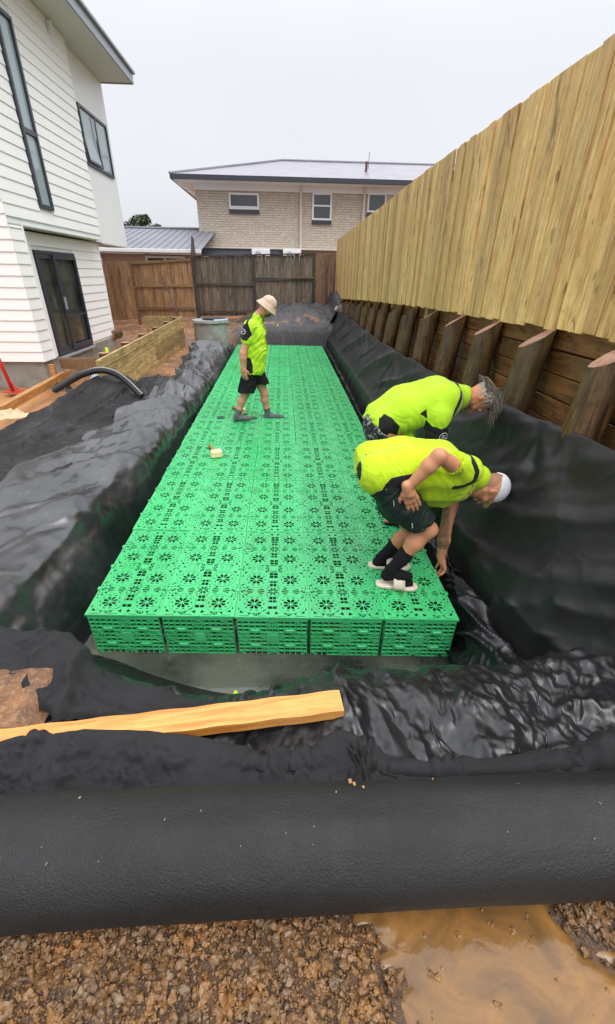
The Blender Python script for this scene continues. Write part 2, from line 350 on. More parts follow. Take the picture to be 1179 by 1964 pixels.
# ------------------------------------------------------------------ green crates
CW, CL, CH = .49, 1.045, .37
def apart(A, B, m=.0016):
    """separating-axis test with a margin for two convex outlines"""
    for P_ in (A, B):
        for i in range(len(P_)):
            p, q = P_[i], P_[(i+1) % len(P_)]; n = (q[1]-p[1], p[0]-q[0]); l = math.hypot(*n)
            if l < 1e-9: continue
            a = [(n[0]*x+n[1]*y)/l for x, y in A]; b = [(n[0]*x+n[1]*y)/l for x, y in B]
            if max(a)+m < min(b) or max(b)+m < min(a): return True
    return False
def tidy(H, w, h, m=.003):
    """drop slots that would run into their neighbours or off the plate"""
    out = []; box = []
    for hp in H:
        if hp is None: continue
        bx = (min(p[0] for p in hp), min(p[1] for p in hp), max(p[0] for p in hp), max(p[1] for p in hp))
        if bx[0] < m or bx[1] < m or bx[2] > w-m or bx[3] > h-m: continue
        if all(bx[0] > c[2]+.002 or bx[2] < c[0]-.002 or bx[1] > c[3]+.002 or bx[3] < c[1]-.002 or apart(hp, o) for o, c in zip(out, box)): out.append(hp); box.append(bx)
    return out
def sheet_from_holes(name, w, h, holes, th, mat, bevel=0.0):
    holes = tidy(holes, w, h)
    """flat w x h panel with real holes, th thick (local XY, centred on z=0)"""
    cu = bpy.data.curves.new(name, 'CURVE'); cu.dimensions = '2D'; cu.fill_mode = 'BOTH'; cu.extrude = th/2
    def poly(ps):
        sp = cu.splines.new('POLY'); sp.points.add(len(ps)-1)
        for q, (a, b) in zip(sp.points, ps): q.co = (a, b, 0, 1)
        sp.use_cyclic_u = True
    poly([(0,0), (w,0), (w,h), (0,h)])
    for hp in holes: poly(hp)
    ob = bpy.data.objects.new(name, cu); COL.objects.link(ob)
    me = bpy.data.meshes.new_from_object(ob.evaluated_get(bpy.context.evaluated_depsgraph_get()))
    bpy.data.objects.remove(ob); bpy.data.curves.remove(cu); me.name = name
    me.materials.clear(); me.materials.append(mat.m); me.shade_flat()
    return me
def petal(cx, cy, a, r0, r1, wd):
    ca, sa = cos(a), sin(a); pts = []
    for t, q in ((0, .18), (.3, .62), (.65, 1), (.9, .8), (1, .3)): pts.append((r0+(r1-r0)*t, q*wd/2))
    pts = pts + [(r, -q) for r, q in reversed(pts)]
    return [(cx+ca*r-sa*q, cy+sa*r+ca*q) for r, q in pts]
def quad(cx, cy, w_, h_, a=0):
    ca, sa = cos(a), sin(a); return [(cx+ca*x-sa*y, cy+sa*x+ca*y) for x, y in ((-w_/2,-h_/2), (w_/2,-h_/2), (w_/2,h_/2), (-w_/2,h_/2))]
def top_holes():
    H = []
    xsb = (.121, .369); ysb = (.130, .392, .653, .915)
    for cx in xsb:
        for cy in ysb:
            for k in range(8): H.append(petal(cx, cy, 2*pi*(k+.5)/8, .012, .052, .0235))
            for k in range(10):
                a = 2*pi*k/10; H.append(quad(cx+.065*cos(a), cy+.065*sin(a), .009, .017, a))
    for cy in (.261, .784):       # small rosette in the middle column
        for k in range(8): H.append(petal(.245, cy, 2*pi*(k+.5)/8, .008, .038, .0165))
        for k in range(8):
            a = 2*pi*(k+.5)/8
            if abs(cos(a)) < .95: H.append(quad(.245+.046*cos(a), cy+.046*sin(a), .006, .012, a))
        for cx in xsb:            # fans of slits between the big rosettes
            for sx_ in (-1, 1):
                for j, dy in enumerate((-.022, 0, .022)):
                    x0, x1 = .014, .064-(.010 if abs(dy) > .01 else 0)
                    H.append([(cx+sx_*x0, cy+dy*.5-.003), (cx+sx_*x1, cy+dy-.008), (cx+sx_*x1, cy+dy+.008), (cx+sx_*x0, cy+dy*.5+.003)])
            for sx_ in (-1, 1):
                for sy_ in (-1, 1): H.append([(cx+sx_*.071, cy+sy_*.030), (cx+sx_*.088, cy+sy_*.034), (cx+sx_*.092, cy+sy_*.050)])
        for sy_ in (-1, 1):       # paired square slots
            for sx_ in (-1, 1):
                H.append(quad(.245+sx_*.0125, cy+sy_*.070, .021, .030)); H.append(quad(.245+sx_*.0125, cy+sy_*.104, .021, .024))
                H.append(quad(.245+sx_*.034, cy+sy_*.060, .008, .012, sx_*sy_*.6))
                H.append([(.245+sx_*.028, cy+sy_*.085), (.245+sx_*.034, cy+sy_*.112), (.245+sx_*.028, cy+sy_*.118)])
    for sx_ in (-1, 1):           # arrow slits either side of the centre plate
        for k, cx in enumerate(xsb):
            d = 1 if cx > .245 else -1
            for sy_ in (-1, 1):
                for j in range(3):
                    ax_ = cx + (j-1)*.030
                    H.append(quad(ax_+.008*sx_, .5225+sy_*(.012+.005*abs(j-1)), .018, .0055, -sx_*sy_*.7) if sx_ == 1 else quad(ax_-.009, .5225+sy_*.030, .0055, .012, sy_*.5)) if abs(j-1) or sx_ == 1 else None
    for a_ in range(8):       # truss slots around the ends of the plate strip
        cx = .020+a_*.0645
        if abs(cx-.245) > .05: H.append(quad(cx, .5225, .030, .004, .0))
    H.append(quad(.245, .483, .044, .012)); H.append(quad(.245, .562, .044, .012))
    for cx in (.121, .369):
        for cy in (.130, .392, .653, .915):
            for k in range(4):
                a = pi/4+pi/2*k; ux, uy = cos(a), sin(a)
                H.append([(cx+ux*.108-uy*.020, cy+uy*.108+ux*.020), (cx+ux*.108+uy*.020, cy+uy*.108-ux*.020), (cx+ux*.128, cy+uy*.128)]) if .012 < cx+ux*.13 < .478 and .01 < cy+uy*.13 < 1.03 and abs(cy+uy*.12-.5225) > .03 and abs(cx+ux*.11-.245) > .05 else None
    for cy in (.5225,):
        for cx in (.018, .472): H += [quad(cx, cy-.02, .010, .016), quad(cx, cy+.02, .010, .016)]
    for cy in (.261, .784):
        for cx in (.014, .476): H += [quad(cx, cy-.034, .010, .013), quad(cx, cy+.034, .010, .013), quad(cx, cy-.062, .010, .009), quad(cx, cy+.062, .010, .009)]
    for yy, s_ in ((0, 1), (1.045, -1)):      # along the two end edges
        for cx in (.06, .18, .31, .43): H.append(quad(cx, yy+s_*.013, .060, .006))
        for cx in xsb:
            for sx_ in (-1, 1): H.append([(cx+sx_*.078, yy+s_*.040), (cx+sx_*.108, yy+s_*.026), (cx+sx_*.104, yy+s_*.060)])
        for sx_ in (-1, 1):
            H.append(quad(.245+sx_*.0125, yy+s_*.062, .018, .020)); H.append([(.245+sx_*.006, yy+s_*.045), (.245+sx_*.022, yy+s_*.045), (.245+sx_*.022, yy+s_*.030)])
    for cx in (.020, .470):
        for cy in (.085, .175, .437, .61, .87, .96): H.append([(cx-.006, cy-.014), (cx+.006, cy-.014), (cx, cy+.014)])
    # the open truss lattice that fills everything between the rosettes
    bx, by = .0325, .0330; n1, n2 = 14, 31
    for i in range(n1):
        for j in range(n2):
            cx, cy = .0185+bx*(i+.5), .0125+by*(j+.5)
            db = min(math.hypot(cx-a, cy-b) for a in xsb for b in ysb); ds = min(math.hypot(cx-.245, cy-b) for b in (.261, .784))
            if db < .101 or ds < .064 or (abs(cx-.245) < .034 and abs(cy-.5225) < .030) or (min(cx, CW-cx) < .030 and min(abs(cy-b) for b in (.261, .5225, .784)) < .020): continue
            du, dv = bx/2-.0023, by/2-.0023; e = .0042; s_ = (1 if cx > .245 else -1)*(1 if (cy % .261) > .13 else -1)
            a, b, c, d = (cx-du, cy-dv), (cx+du, cy-dv), (cx+du, cy+dv), (cx-du, cy+dv)
            if abs(cx-.245) < .03: H.append([a, b, c, d])
            elif s_ > 0: H += [[(a[0], a[1]+e), (c[0]-e, c[1]), d], [(a[0]+e, a[1]), b, (c[0], c[1]-e)]]
            else: H += [[a, (b[0]-e, b[1]), (d[0], d[1]-e)], [(b[0], b[1]+e), c, (d[0]+e, d[1])]]
    return H
def wall_holes(w_, h_, nc, nr, top=.022):
    H = []; cw = w_/nc; ch = (h_-top-.012)/nr
    for i in range(nc):
        for j in range(nr):
            u, v = (i+.5)*cw, .012+(j+.5)*ch; du, dv = cw/2-.0032, ch/2-.0030
            mid = nc//2
            if abs(i-mid+.5) < 1.2 and abs(j-nr//2) <= 1: continue
            if nc == 12 and j in (2, 6) and i in (2, 3, 8, 9): continue
            if (i in (1, 4, 7, 10) and j in (4, 5)) or (i in (5, 6) and j in (0, 1, 7, 8)) or (i in (0, 11) and j in (3, 4, 5)) or ((i*7+j*5) % 11 == 0):
                a, b, c, d = (u-du, v-dv), (u+du, v-dv), (u+du, v+dv), (u-du, v+dv); e = .0045
                if (i+j) % 2: H += [[(a[0], a[1]+e), (c[0]-e, c[1]), d], [(a[0]+e, a[1]), b, (c[0], c[1]-e)]]
                else: H += [[a, (b[0]-e, b[1]), (d[0], d[1]-e)], [(b[0], b[1]+e), c, (d[0]+e, d[1])]]
            else: H.append([(u-du, v-dv), (u+du, v-dv), (u+du, v+dv), (u-du, v+dv)])
    return H
top_me = sheet_from_holes('top_panel', CW-.001, CL-.004, top_holes(), .005, M['green'])
g = G()   # raised clips and stiffening ribs that sit on the plate
EW, EH = .466, .345
end_me = sheet_from_holes('end_panel', EW, EH, wall_holes(EW, EH, 12, 9), .016, M['green'])
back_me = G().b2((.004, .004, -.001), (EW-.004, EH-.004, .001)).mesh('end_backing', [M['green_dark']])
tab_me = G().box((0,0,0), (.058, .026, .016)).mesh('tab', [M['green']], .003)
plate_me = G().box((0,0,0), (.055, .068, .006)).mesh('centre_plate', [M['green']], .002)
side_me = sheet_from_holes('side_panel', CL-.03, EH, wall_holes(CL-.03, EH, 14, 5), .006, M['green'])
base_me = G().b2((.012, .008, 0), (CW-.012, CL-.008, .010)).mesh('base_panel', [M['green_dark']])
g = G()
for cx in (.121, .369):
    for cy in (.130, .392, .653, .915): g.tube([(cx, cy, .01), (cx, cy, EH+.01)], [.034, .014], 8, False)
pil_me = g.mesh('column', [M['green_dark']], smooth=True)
g = G()
for cy in (.261, .784, .5225):
    g.box((.002, cy, .004), (.022, .030, .008)); g.box((CW-.003, cy, .004), (.022, .030, .008))
g.box((.245, .5225, .003), (.050, .048, .005)); g.box((.245, .004, .001), (.03, .016, .012))
clip_me = g.mesh('clip', [M['green']], .002)
g = G()      # raised bands round the rosettes
for cx in (.121, .369):
    for cy in (.130, .392, .653, .915):
        n = 22; vs = [(cx+r_*cos(2*pi*k/n), cy+r_*sin(2*pi*k/n), z) for r_, z in ((.094, -.001), (.092, .0045), (.084, .0045), (.082, -.001)) for k in range(n)]
        g.add(vs, [(j*n+k, j*n+(k+1) % n, (j+1)*n+(k+1) % n, (j+1)*n+k) for j in range(3) for k in range(n)])
ring_me = g.mesh('rosette_bands', [M['green']])
rim_me = G()
for a, b in (((0,0,-.014), (CW-.001,.004,-.006)), ((0,CL-.008,-.014), (CW-.001,CL-.004,-.006)), ((0,0.004,-.014), (.003,CL-.008,-.006)), ((CW-.004,0.004,-.014), (CW-.001,CL-.008,-.006))): rim_me.b2(a, b)
rim_me = rim_me.mesh('rim', [M['green']])
base_foot = G().b2((0,0,0), (CW-.002, .012, .010)).mesh('foot_rail', [M['green']])
SHEAR = -.0506      # the moulding's plan is a shade off square
for me_ in (top_me, base_me, pil_me, clip_me, rim_me, base_foot, ring_me):
    for v_ in me_.vertices: v_.co.y += SHEAR*v_.co.x
ordn = ['nearest', 'second', 'third', 'fourth', 'fifth', 'sixth', 'seventh', 'eighth', 'ninth', 'tenth', 'farthest']
ordc = ['leftmost', 'second', 'middle', 'fourth', 'rightmost']
colw = ['along the left edge', 'left of the middle line', 'on the middle line', 'right of the middle line', 'along the right edge']
def crate(r, c, x, y, z):
    nearw = 'nearest row, facing the plank with its ribbed end' if r == 0 else ('row under the kicked-up far end by the sand mound' if r == 10 else f'{ordn[r]} row from the plank')
    lab = f'green plastic drainage crate in the {nearw}, {colw[c]}'
    if r == 0: lab = f'green drainage crate with its ribbed end facing the plank, {ordc[c]} of the front five' if c not in (0,4) else f'green drainage crate at the {"left" if c==0 else "right"} front corner, ribbed end facing the plank'
    elif r == 10: lab = f'green drainage crate in the farthest row by the sand mound, {colw[c]}'
    t = thing('drainage_crate', lab, 'crate', (x, y, z-CH+random.uniform(-.003,.003)), (radians(.545+random.uniform(-.12,.12)), radians(random.uniform(-.25,.25)), radians(.2*(random.random()-.5))), 'green drainage crates laid in the pit')
    o = link('top_panel', top_me, t, (0, 0, CH-.0025))
    link('clips', clip_me, t, (0, 0, CH), kind='stuff'); link('rim', rim_me, t, (0, 0, CH), kind='stuff'); link('rosette_bands', ring_me, t, (0, 0, CH), kind='stuff')
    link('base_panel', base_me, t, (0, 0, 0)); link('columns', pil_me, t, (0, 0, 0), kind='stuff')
    e = link('end_panel', end_me, t, (.012, .010, .010), (radians(90), 0, math.atan(SHEAR)))
    if r == 0:
        link('backing', back_me, e, (0, 0, -.017)); link('foot_rail', base_foot, t, (0, -.001, -.001)); link('centre_plate', plate_me, e, (EW/2, .012+4.5*(EH-.034)/9, .007))
        for i0 in (2, 8):
            for j in (2, 6): link('tab', tab_me, e, ((i0+1)*EW/12, .012+(j+.5)*(EH-.034)/9, .009))
    link('side_panel', side_me, t, (.012, .015, .010), (radians(90), 0, radians(90)))
    if c == 4: link('side_panel', side_me, t, (CW-.014, .015, .010), (radians(90), 0, radians(90)))
    return t
crates = {}
def ctop(y): return -.360+.0095*(y-2.1)
for r in range(11):
    for c in range(5):
        pit = lerp(.4905, .506, r/10.0); y0 = 2.172 - .0252*(c) + r*1.0465
        x0 = lerp(-1.327, -1.412, r/10.5) + c*pit
        crates[r, c] = crate(r, c, x0, y0, ctop(y0))
# two dark round inspection caps
for c, (px, py) in ((0, (-.985, 6.42)), (1, (-.49, 6.40))):
    t = crates[4, c]; g = G(); n = 24; cc = Vector((px, py, ctop(py)+.004)) - Vector(t.location)
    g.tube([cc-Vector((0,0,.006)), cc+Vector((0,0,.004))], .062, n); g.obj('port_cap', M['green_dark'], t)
# ------------------------------------------------------------------ pine paling fence on the right
def fz(y, tab): return float(np.interp(y, [a for a, _ in tab], [b for _, b in tab]))
FB = [(1.5,1.31), (2.5,1.305), (4.6,1.275), (6.5,1.24), (10.9,1.11), (17.4,.875)]
FT = [(1.5,2.80), (3.3,2.80), (6.9,2.81), (9.4,2.765), (17.4,2.685)]
fence = thing('paling_fence', 'tall new pine paling fence on top of the timber retaining wall', 'fence', (1.87, 2, 1.2))
y = 1.75; k = 0
while y < 17.42:
    wd = .148+.012*(random.random()-.5); off = 0
    z0 = fz(y, FB)+random.uniform(-.012,.012); z1 = fz(y, FT)+random.uniform(-.003,.003)
    g = G(); th = .019; wv = wd-.0095
    g.b2((-th/2, -wv/2, 0), (th/2, wv/2, z1-z0)); me = g.mesh('paling', [M['paling']], .0025)
    o = link('paling', me, fence, (1.862-1.87+random.uniform(-.009,.009), y-2, z0-1.2), (random.uniform(-.0012,.0012), random.uniform(-.002,.002), random.uniform(-.05,.05)))
    y += wd - .006; k += 1
for z in (.25, .85, 1.35): G().b2((.022, -.4, z), (.067, 15.4, z+.09)).obj('rail', M['rail_new'], fence)
for q in range(8): G().b2((.068, q*2.15, -.1), (.16, q*2.15+.1, 1.5)).obj('post', M['rail_new'], fence)
# retaining wall of sleepers behind raked round poles
rw = thing('retaining_wall', 'dark timber sleeper retaining wall under the pine fence', 'retaining wall', (2.0, 2, .2))
for j in range(7):
    yy = 1.3
    while yy < 17.5:
        L = random.choice([1.8, 2.4, 2.7]); z = 1.30-.155*(j+1)+.02
        zz = lambda q: min(0, (fz(q, FB)-1.30))
        a, b = yy, min(yy+L, 17.5); g = G(); d = .045
        sl = [(a, z+zz(a)), (b, z+zz(b)), (b, z+zz(b)+.147), (a, z+zz(a)+.147)]
        g.prism([(p-2, q-.2) for p, q in sl], 0, -.05+random.uniform(0,.012), -.0+d)
        g.obj('sleeper', M['sleeper'], rw, bevel=.004); yy += L+.004
py = 2.42; k = 0; poles = []
placew = ['nearest', 'second nearest', 'third nearest', 'fourth nearest', 'fifth nearest', 'sixth nearest', 'seventh nearest', 'eighth nearest', 'ninth nearest', 'tenth nearest', 'eleventh nearest', 'twelfth nearest', 'thirteenth nearest', 'fourteenth nearest', 'fifteenth nearest', 'sixteenth nearest', 'seventeenth nearest', 'eighteenth nearest']
while py < 17.2:
    top = fz(py, FB)-.02; R0 = .105+.012*random.random()
    hide = 'with a raked pink-cut top'
    lab = f'round timber pole with angled cut top against the retaining wall, {placew[k]}'
    t = thing('retaining_pole', lab, 'pole', (1.85, py, top), (0, 0, 0), 'raked poles along the retaining wall')
    n = 18; vs = []; fs = []; lean = Vector((-.10+random.uniform(-.02,.02), -.02+random.uniform(-.02,.02), -1)).normalized()
    Lh = top+.85
    for s_ in range(9):
        for i in range(n):
            a = 2*pi*i/n; rr = R0*(1+.03*sin(3*a+k)+.03*pn(i*.7, s_*.5+k*3.1)); rr *= 1+.05*pn(i*1.3+k*7, s_*1.3)+.04*pn(i*.4, k*5.+s_*.2); p = Vector((cos(a)*rr, sin(a)*rr*1.12, 0)); q = Lh*s_/8
            base = lean*q
            zc = (cos(a)*.62 - sin(a)*.26)*R0 if s_ == 0 else 0      # top cut slopes down away from the wall
            vs.append(base+p+Vector((0, 0, zc-.05)))
    fs = [(s_*n+i, s_*n+(i+1) % n, (s_+1)*n+(i+1) % n, (s_+1)*n+i) for s_ in range(8) for i in range(n)]
    fs = [f[::-1] for f in fs]
    link('shaft', mesh('shaft', vs, fs, [M['pole']], True), t)
    tv = [v+Vector((0,0,.001)) for v in vs[:n]]
    link('cut_end', mesh('cut_end', tv, [tuple(range(n))], [M['polecut']]), t)
    poles.append(t); py += .845 if k < 3 else .93; k += 1
# a split brace leaning in the bay behind the nearest pole
t = thing('timber_brace', 'splintered orange timber brace leaning against the retaining wall by nearest pole', 'timber', (1.86, 2.75, .5))
Mb = wood('wet_orange_timber', srgb(196,116,56), srgb(110,58,26), .5, .35, 1, 0, .1)
G().box((0,0,0), (.75,.085,.05), Matrix.Rotation(radians(-74), 3, 'Z') @ Matrix.Rotation(radians(-32), 3, 'Y')).obj('shaft', Mb, t, bevel=.004)
# ------------------------------------------------------------------ white house on the left
X0, X1, XD = -4.63, -4.75, -4.90
house = thing('weatherboard_house', 'white two-storey weatherboard house with black-framed slider and long slim window', 'house', (X0, 8.8, -.4))
HO = Vector(house.location)
def hb(lo, hi, name, mat, bevel=0, par=None): return G().b2(Vector(lo)-HO, Vector(hi)-HO).obj(name, mat, par or house, bevel=bevel)
def board_me(L):
    """one bevel-back weatherboard: along local y, facing +x, butt edge at the bottom"""
    g = G(); g.prism([(0, 0), (.024, 0), (.024, .012), (.007, PB+.022), (0, PB+.022)], 1, 0, L); return g
PB = .181
def boards_x(x, y0, y1, z0, z1, holes=(), stagger=True):
    z = z0
    while z < z1-.02:
        segs = [(y0, y1)]
        for (a, b, c, d) in holes:
            if z+PB > c+.01 and z < d-.01: segs = [s_ for p, q in segs for s_ in ((p, min(q, a)), (max(p, b), q)) if s_[1]-s_[0] > .03]
        for p, q in segs:
            hh = min(PB+.022, z1-z)
            g = G(); g.prism([(0, 0), (.024, 0), (.024, .012), (.007, hh), (0, hh)], 1, 0, q-p)
            vs = g.v; g.obj('weatherboard', M['white_board'], house, loc=Vector((x, p, z))-HO)
        z += PB
def boards_y(y, xa, xb, z0, z1):
    z = z0
    while z < z1-.02:
        g = G(); g.prism([(0, 0), (-.024, 0), (-.024, .012), (-.007, PB+.022), (0, PB+.022)], 0, xa, xb)
        o = g.obj('weatherboard', M['white_board'], house, loc=Vector((0, y, z))-HO); z += PB
zs = .063
# core walls (just behind the boards)
hb((-9, 8.80, zs), (X0, 9.25, 2.31), 'wall', M['white_panel'])
hb((-9, 8.80, 2.312), (X0, 13.0, 8.3), 'wall', M['white_panel'])
hb((-9, 9.252, -.03), (XD, 13.38, 2.25), 'wall', M['white_panel'])
boards_y(8.80, -9, X0+.020, zs, 8.2)
boards_x(X0, 8.80, 9.20, zs, 2.31)
boards_x(X0, 8.80, 13.0, zs+13*PB-.02, 8.2, [(10.05, 10.62, 2.62, 5.36)])
boards_x(XD, 9.80, 13.36, zs-.03, 2.24, [(9.80, 11.72, -.5, 1.96)])
hb((X0-.02, 9.202, zs), (X0+.03, 9.25, 2.31), 'corner_trim', M['white_board'])
hb((XD, 9.752, zs-.06), (XD+.045, 9.86, 2.24), 'door_trim', M['white_board'])
hb((XD, 13.362, zs-.1), (XD+.035, 13.41, 2.24), 'corner_trim', M['white_board'])
hb((X0-.30, 8.79, 2.285), (X0+.026, 13.0, 2.31), 'soffit', M['soffit'])
hb((-9, 8.83, -1.0), (X0-.03, 9.2, zs+.01), 'foundation', M['concrete'])
# concrete footing runs along under the recessed wall
hb((-9, 9.26, -1.0), (XD+.012, 13.40, -.035), 'foundation', M['concrete'])
# smooth wall of the far volume with its own roof
hb((-9, 13.002, 2.26), (X1, 15.45, 5.93), 'smooth_wall', M['white_panel'])
hb((X1-.6, 13.42, 2.235), (X1-.002, 15.44, 2.258), 'soffit', M['soffit'])
hb((X1, 13.002, 3.88), (X1+.004, 15.44, 3.886), 'joint', M['soffit'])
hb((-9, 13.0, 5.932), (-3.95, 15.45, 5.96), 'soffit', M['soffit'])
hb((-9, 11.0, 5.934), (-3.94, 12.998, 5.962), 'soffit', M['soffit']) if 0 else None
hb((-4.60, 8.0, 5.932), (-3.95, 12.998, 5.96), 'soffit', M['soffit'])
fa = G().b2(Vector((-3.949, 8.0, 5.91))-HO, Vector((-3.905, 15.48, 6.10))-HO).obj('fascia', M['fascia'], house, bevel=.006)
hb((-3.93, 8.0, 6.105), (-3.84, 15.5, 6.17), 'gutter', M['fascia'], .01)
hb((-9, 15.452, 5.91), (-3.95, 15.49, 6.12), 'fascia', M['fascia'])
hb((-4.60, 8.0, 6.17), (-3.93, 15.49, 6.22), 'roof', M['roof'])
hb((-9, 13.01, 6.17), (-4.605, 15.49, 6.26), 'roof', M['roof'])
def window_x(x, y0, y1, z0, z1, bars=(), vbars=(), fr=.055, dep=.05, parent=house, name='window', glass='glass', sash=None):
    g = G(); lo = Vector(parent.location) if parent else Vector()
    def q(a, b): g.b2(Vector(a)-lo, Vector(b)-lo)
    q((x, y0, z0), (x+dep, y0+fr, z1)); q((x, y1-fr, z0), (x+dep, y1, z1)); q((x, y0+fr, z0), (x+dep, y1-fr, z0+fr)); q((x, y0+fr, z1-fr), (x+dep, y1-fr, z1))
    for z in bars: q((x, y0+fr, z-fr*.6), (x+dep*.9, y1-fr, z+fr*.6))
    for y in vbars: q((x, y-fr*.5, z0+fr), (x+dep*.9, y+fr*.5, z1-fr))
    f = g.obj(name, M['trim_dark'], parent, bevel=.004)
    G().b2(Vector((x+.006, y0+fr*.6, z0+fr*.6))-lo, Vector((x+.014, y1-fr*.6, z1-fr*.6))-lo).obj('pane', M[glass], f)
    return f
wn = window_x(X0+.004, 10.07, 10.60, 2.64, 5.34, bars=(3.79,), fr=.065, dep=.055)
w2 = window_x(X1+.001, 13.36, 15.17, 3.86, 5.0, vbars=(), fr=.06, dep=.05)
G().b2(Vector((X1+.055, 14.22, 3.92))-HO, Vector((X1+.075, 14.27, 4.94))-HO).obj('mullion', M['trim_dark'], w2)
# the near sash stands ajar
g = G(); 
for a, b in (((0,0,0), (.03,.9,.05)), ((0,0,.93), (.03,.9,.98)), ((0,0,.05), (.03,.045,.93)), ((0,.855,.05), (.03,.9,.93))): g.b2(a, b)
sa = g.obj('sash', M['trim_dark'], w2, loc=Vector((X1+.06, 13.40, 3.93))-HO, rot=(0, radians(-7), 0))
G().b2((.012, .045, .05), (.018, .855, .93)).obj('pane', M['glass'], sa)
# sliding door
dr = window_x(XD+.01, 9.90, 11.70, -.02, 1.95, fr=.06, dep=.06, name='sliding_door', glass='glassdoor')
for (y0, y1, xx) in ((10.55, 11.64, .075), (9.96, 10.80, .03)):
    g = G(); 
    for a, b in (((0,y0,.04), (.03,y0+.085,1.89)), ((0,y1-.07,.04), (.03,y1,1.89)), ((0,y0+.085,.04), (.03,y1-.07,.13)), ((0,y0+.085,1.81), (.03,y1-.07,1.89))): g.b2(Vector(a)+Vector((XD+xx,0,0))-HO, Vector(b)+Vector((XD+xx,0,0))-HO)
    if xx > .05: g.b2(Vector((XD+xx, y0+.085, .70))-HO, Vector((XD+xx+.02, y1-.07, .73))-HO)
    sp = g.obj('door_leaf', M['trim_dark'], dr, bevel=.003)
    G().b2(Vector((XD+xx+.01, y0+.06, .1))-HO, Vector((XD+xx+.016, y1-.05, 1.84))-HO).obj('pane', M['glassdoor'], sp) if 0 else None
G().b2(Vector((XD+.105, 10.57, .86))-HO, Vector((XD+.15, 10.60, 1.10))-HO).obj('handle', M['fascia'], dr, bevel=.006)
hb((XD, 9.88, -.075), (XD+.11, 11.74, -.025), 'sill', M['fascia'], .004)
# wall light high up
g = G(); g.b2((0,-.05,-.02), (.09,.05,.16)); g.obj('wall_light', M['white_plastic'], house, bevel=.012, loc=Vector((X0+.02, 12.2, 5.72))-HO)
# ------------------------------------------------------------------ timber planter wall beside the house
pl = thing('planter_wall', 'low retaining wall of stained pale boards beside the white house', 'retaining wall', (-2.85, 7.0, -.4))
LO = Vector(pl.location)
for j in range(6):
    for (a, b) in ((6.95, 10.1), (10.104, 13.22)):
        za = lambda q: .417+(q-6.95)*.0195 - .148*(j+1)
        g = G(); g.prism([(a, za(a)), (b, za(b)), (b, za(b)+.141), (a, za(a)+.141)], 0, -2.85-.045-random.random()*.006, -2.85-random.random()*.014)
        o = g.obj('board', M['planterboard'], pl, bevel=.003); o.location = -LO
for j in range(4):
    G().b2((-3.9, 13.2, .39-.148*j), (-2.9, 13.245, .535-.148*j)).obj('board', M['planterboard'], pl, bevel=.003).location = -LO
for q in (7.6, 8.7, 9.8, 10.9, 12.0, 13.0):
    zt = .417+(q-6.95)*.0195-.01
    ob = G().tube([(-3.0, q, -.6), (-3.0, q, zt)], .085, 14).obj('post', M['pole'], pl, smooth=False); ob.location = -LO
    G().tube([(-3.0, q, zt+.0005), (-3.0, q, zt+.004)], .083, 14).obj('post_top', M['polecut'], pl).location = -LO
# ------------------------------------------------------------------ boundary fence at the back
def panel_fence(name, label, x0, x1, y, z0, z1, mat, rails, railmat, front=True, wd=.15, cap=False, yaw=0):
    f = thing(name, label, 'fence', (x0, y, 0), (0, 0, yaw), 'boundary fence panels at the back'); x = 0; L = x1-x0; i = 0
    while x < L-.02:
        ww = min(wd*random.uniform(.85, 1.1), L-x); t_ = x/L; a = lerp(z0[0], z0[1], t_); b = lerp(z1[0], z1[1], t_)
        me = G().b2((0, -.009, 0), (ww-.006, .009, b-a+random.uniform(-.02,.015))).mesh('paling', [mat], .002)
        link('paling', me, f, (x, random.uniform(-.004,.004)+(.012 if i % 2 else 0), a)); x += ww; i += 1
    for r in rails:
        za, zb = r; s_ = -1 if front else 1; g = G()
        g.prism([(0, za), (L, zb), (L, zb+.085), (0, za+.085)], 1, s_*.012, s_*.052); g.obj('rail', railmat, f)
    if cap: G().prism([(0, z1[0]), (L, z1[1]), (L, z1[1]+.04), (0, z1[0]+.04)], 1, -.07, .05).obj('cap_rail', railmat, f)
    G().b2((-.05, -.06, -.3), (.05, .04, z1[0]+.03)).obj('post', railmat, f)
    return f
panel_fence('board_fence', 'brown paling fence section beside the white house, no rails showing', -6.9, -5.34, 17.3, (.0,.1), (1.85,1.9), M['fence_brown'], (), M['fence_brown'])
panel_fence('board_fence', 'orange-brown fence panel with three pale rails behind the planter', -5.32, -3.25, 17.4, (.15,.2), (1.9,2.02), M['fence_brown'], ((.40,.42),(1.13,1.16),(1.82,1.96)), M['fence_rail'])
panel_fence('board_fence', 'dark grey weathered fence panel with one middle rail and cap', -3.2, -1.12, 17.5, (.2,.25), (2.1,2.18), M['fence_dark'], ((1.2,1.22),(.3,.34)), M['fence_rail_dark'], cap=True)
panel_fence('board_fence', 'blackened wet fence panel behind the sand mound', -1.08, 1.02, 17.5, (.3,.4), (2.17,2.24), M['fence_dark'], ((1.40,1.42),), M['fence_rail_dark'], cap=True)
panel_fence('board_fence', 'reddish-brown fence palings next to the new pine fence', 1.06, 2.3, 17.6, (.4,.4), (2.24,2.3), M['fence_red'], (), M['fence_rail_dark'])
t = thing('loose_batten', 'thin pale batten resting on the rail of the blackened fence', 'batten', (.3, 17.38, 1.5))
G().b2((0,0,0), (.75,.03,.04)).obj('batten', M['fence_rail'], t)
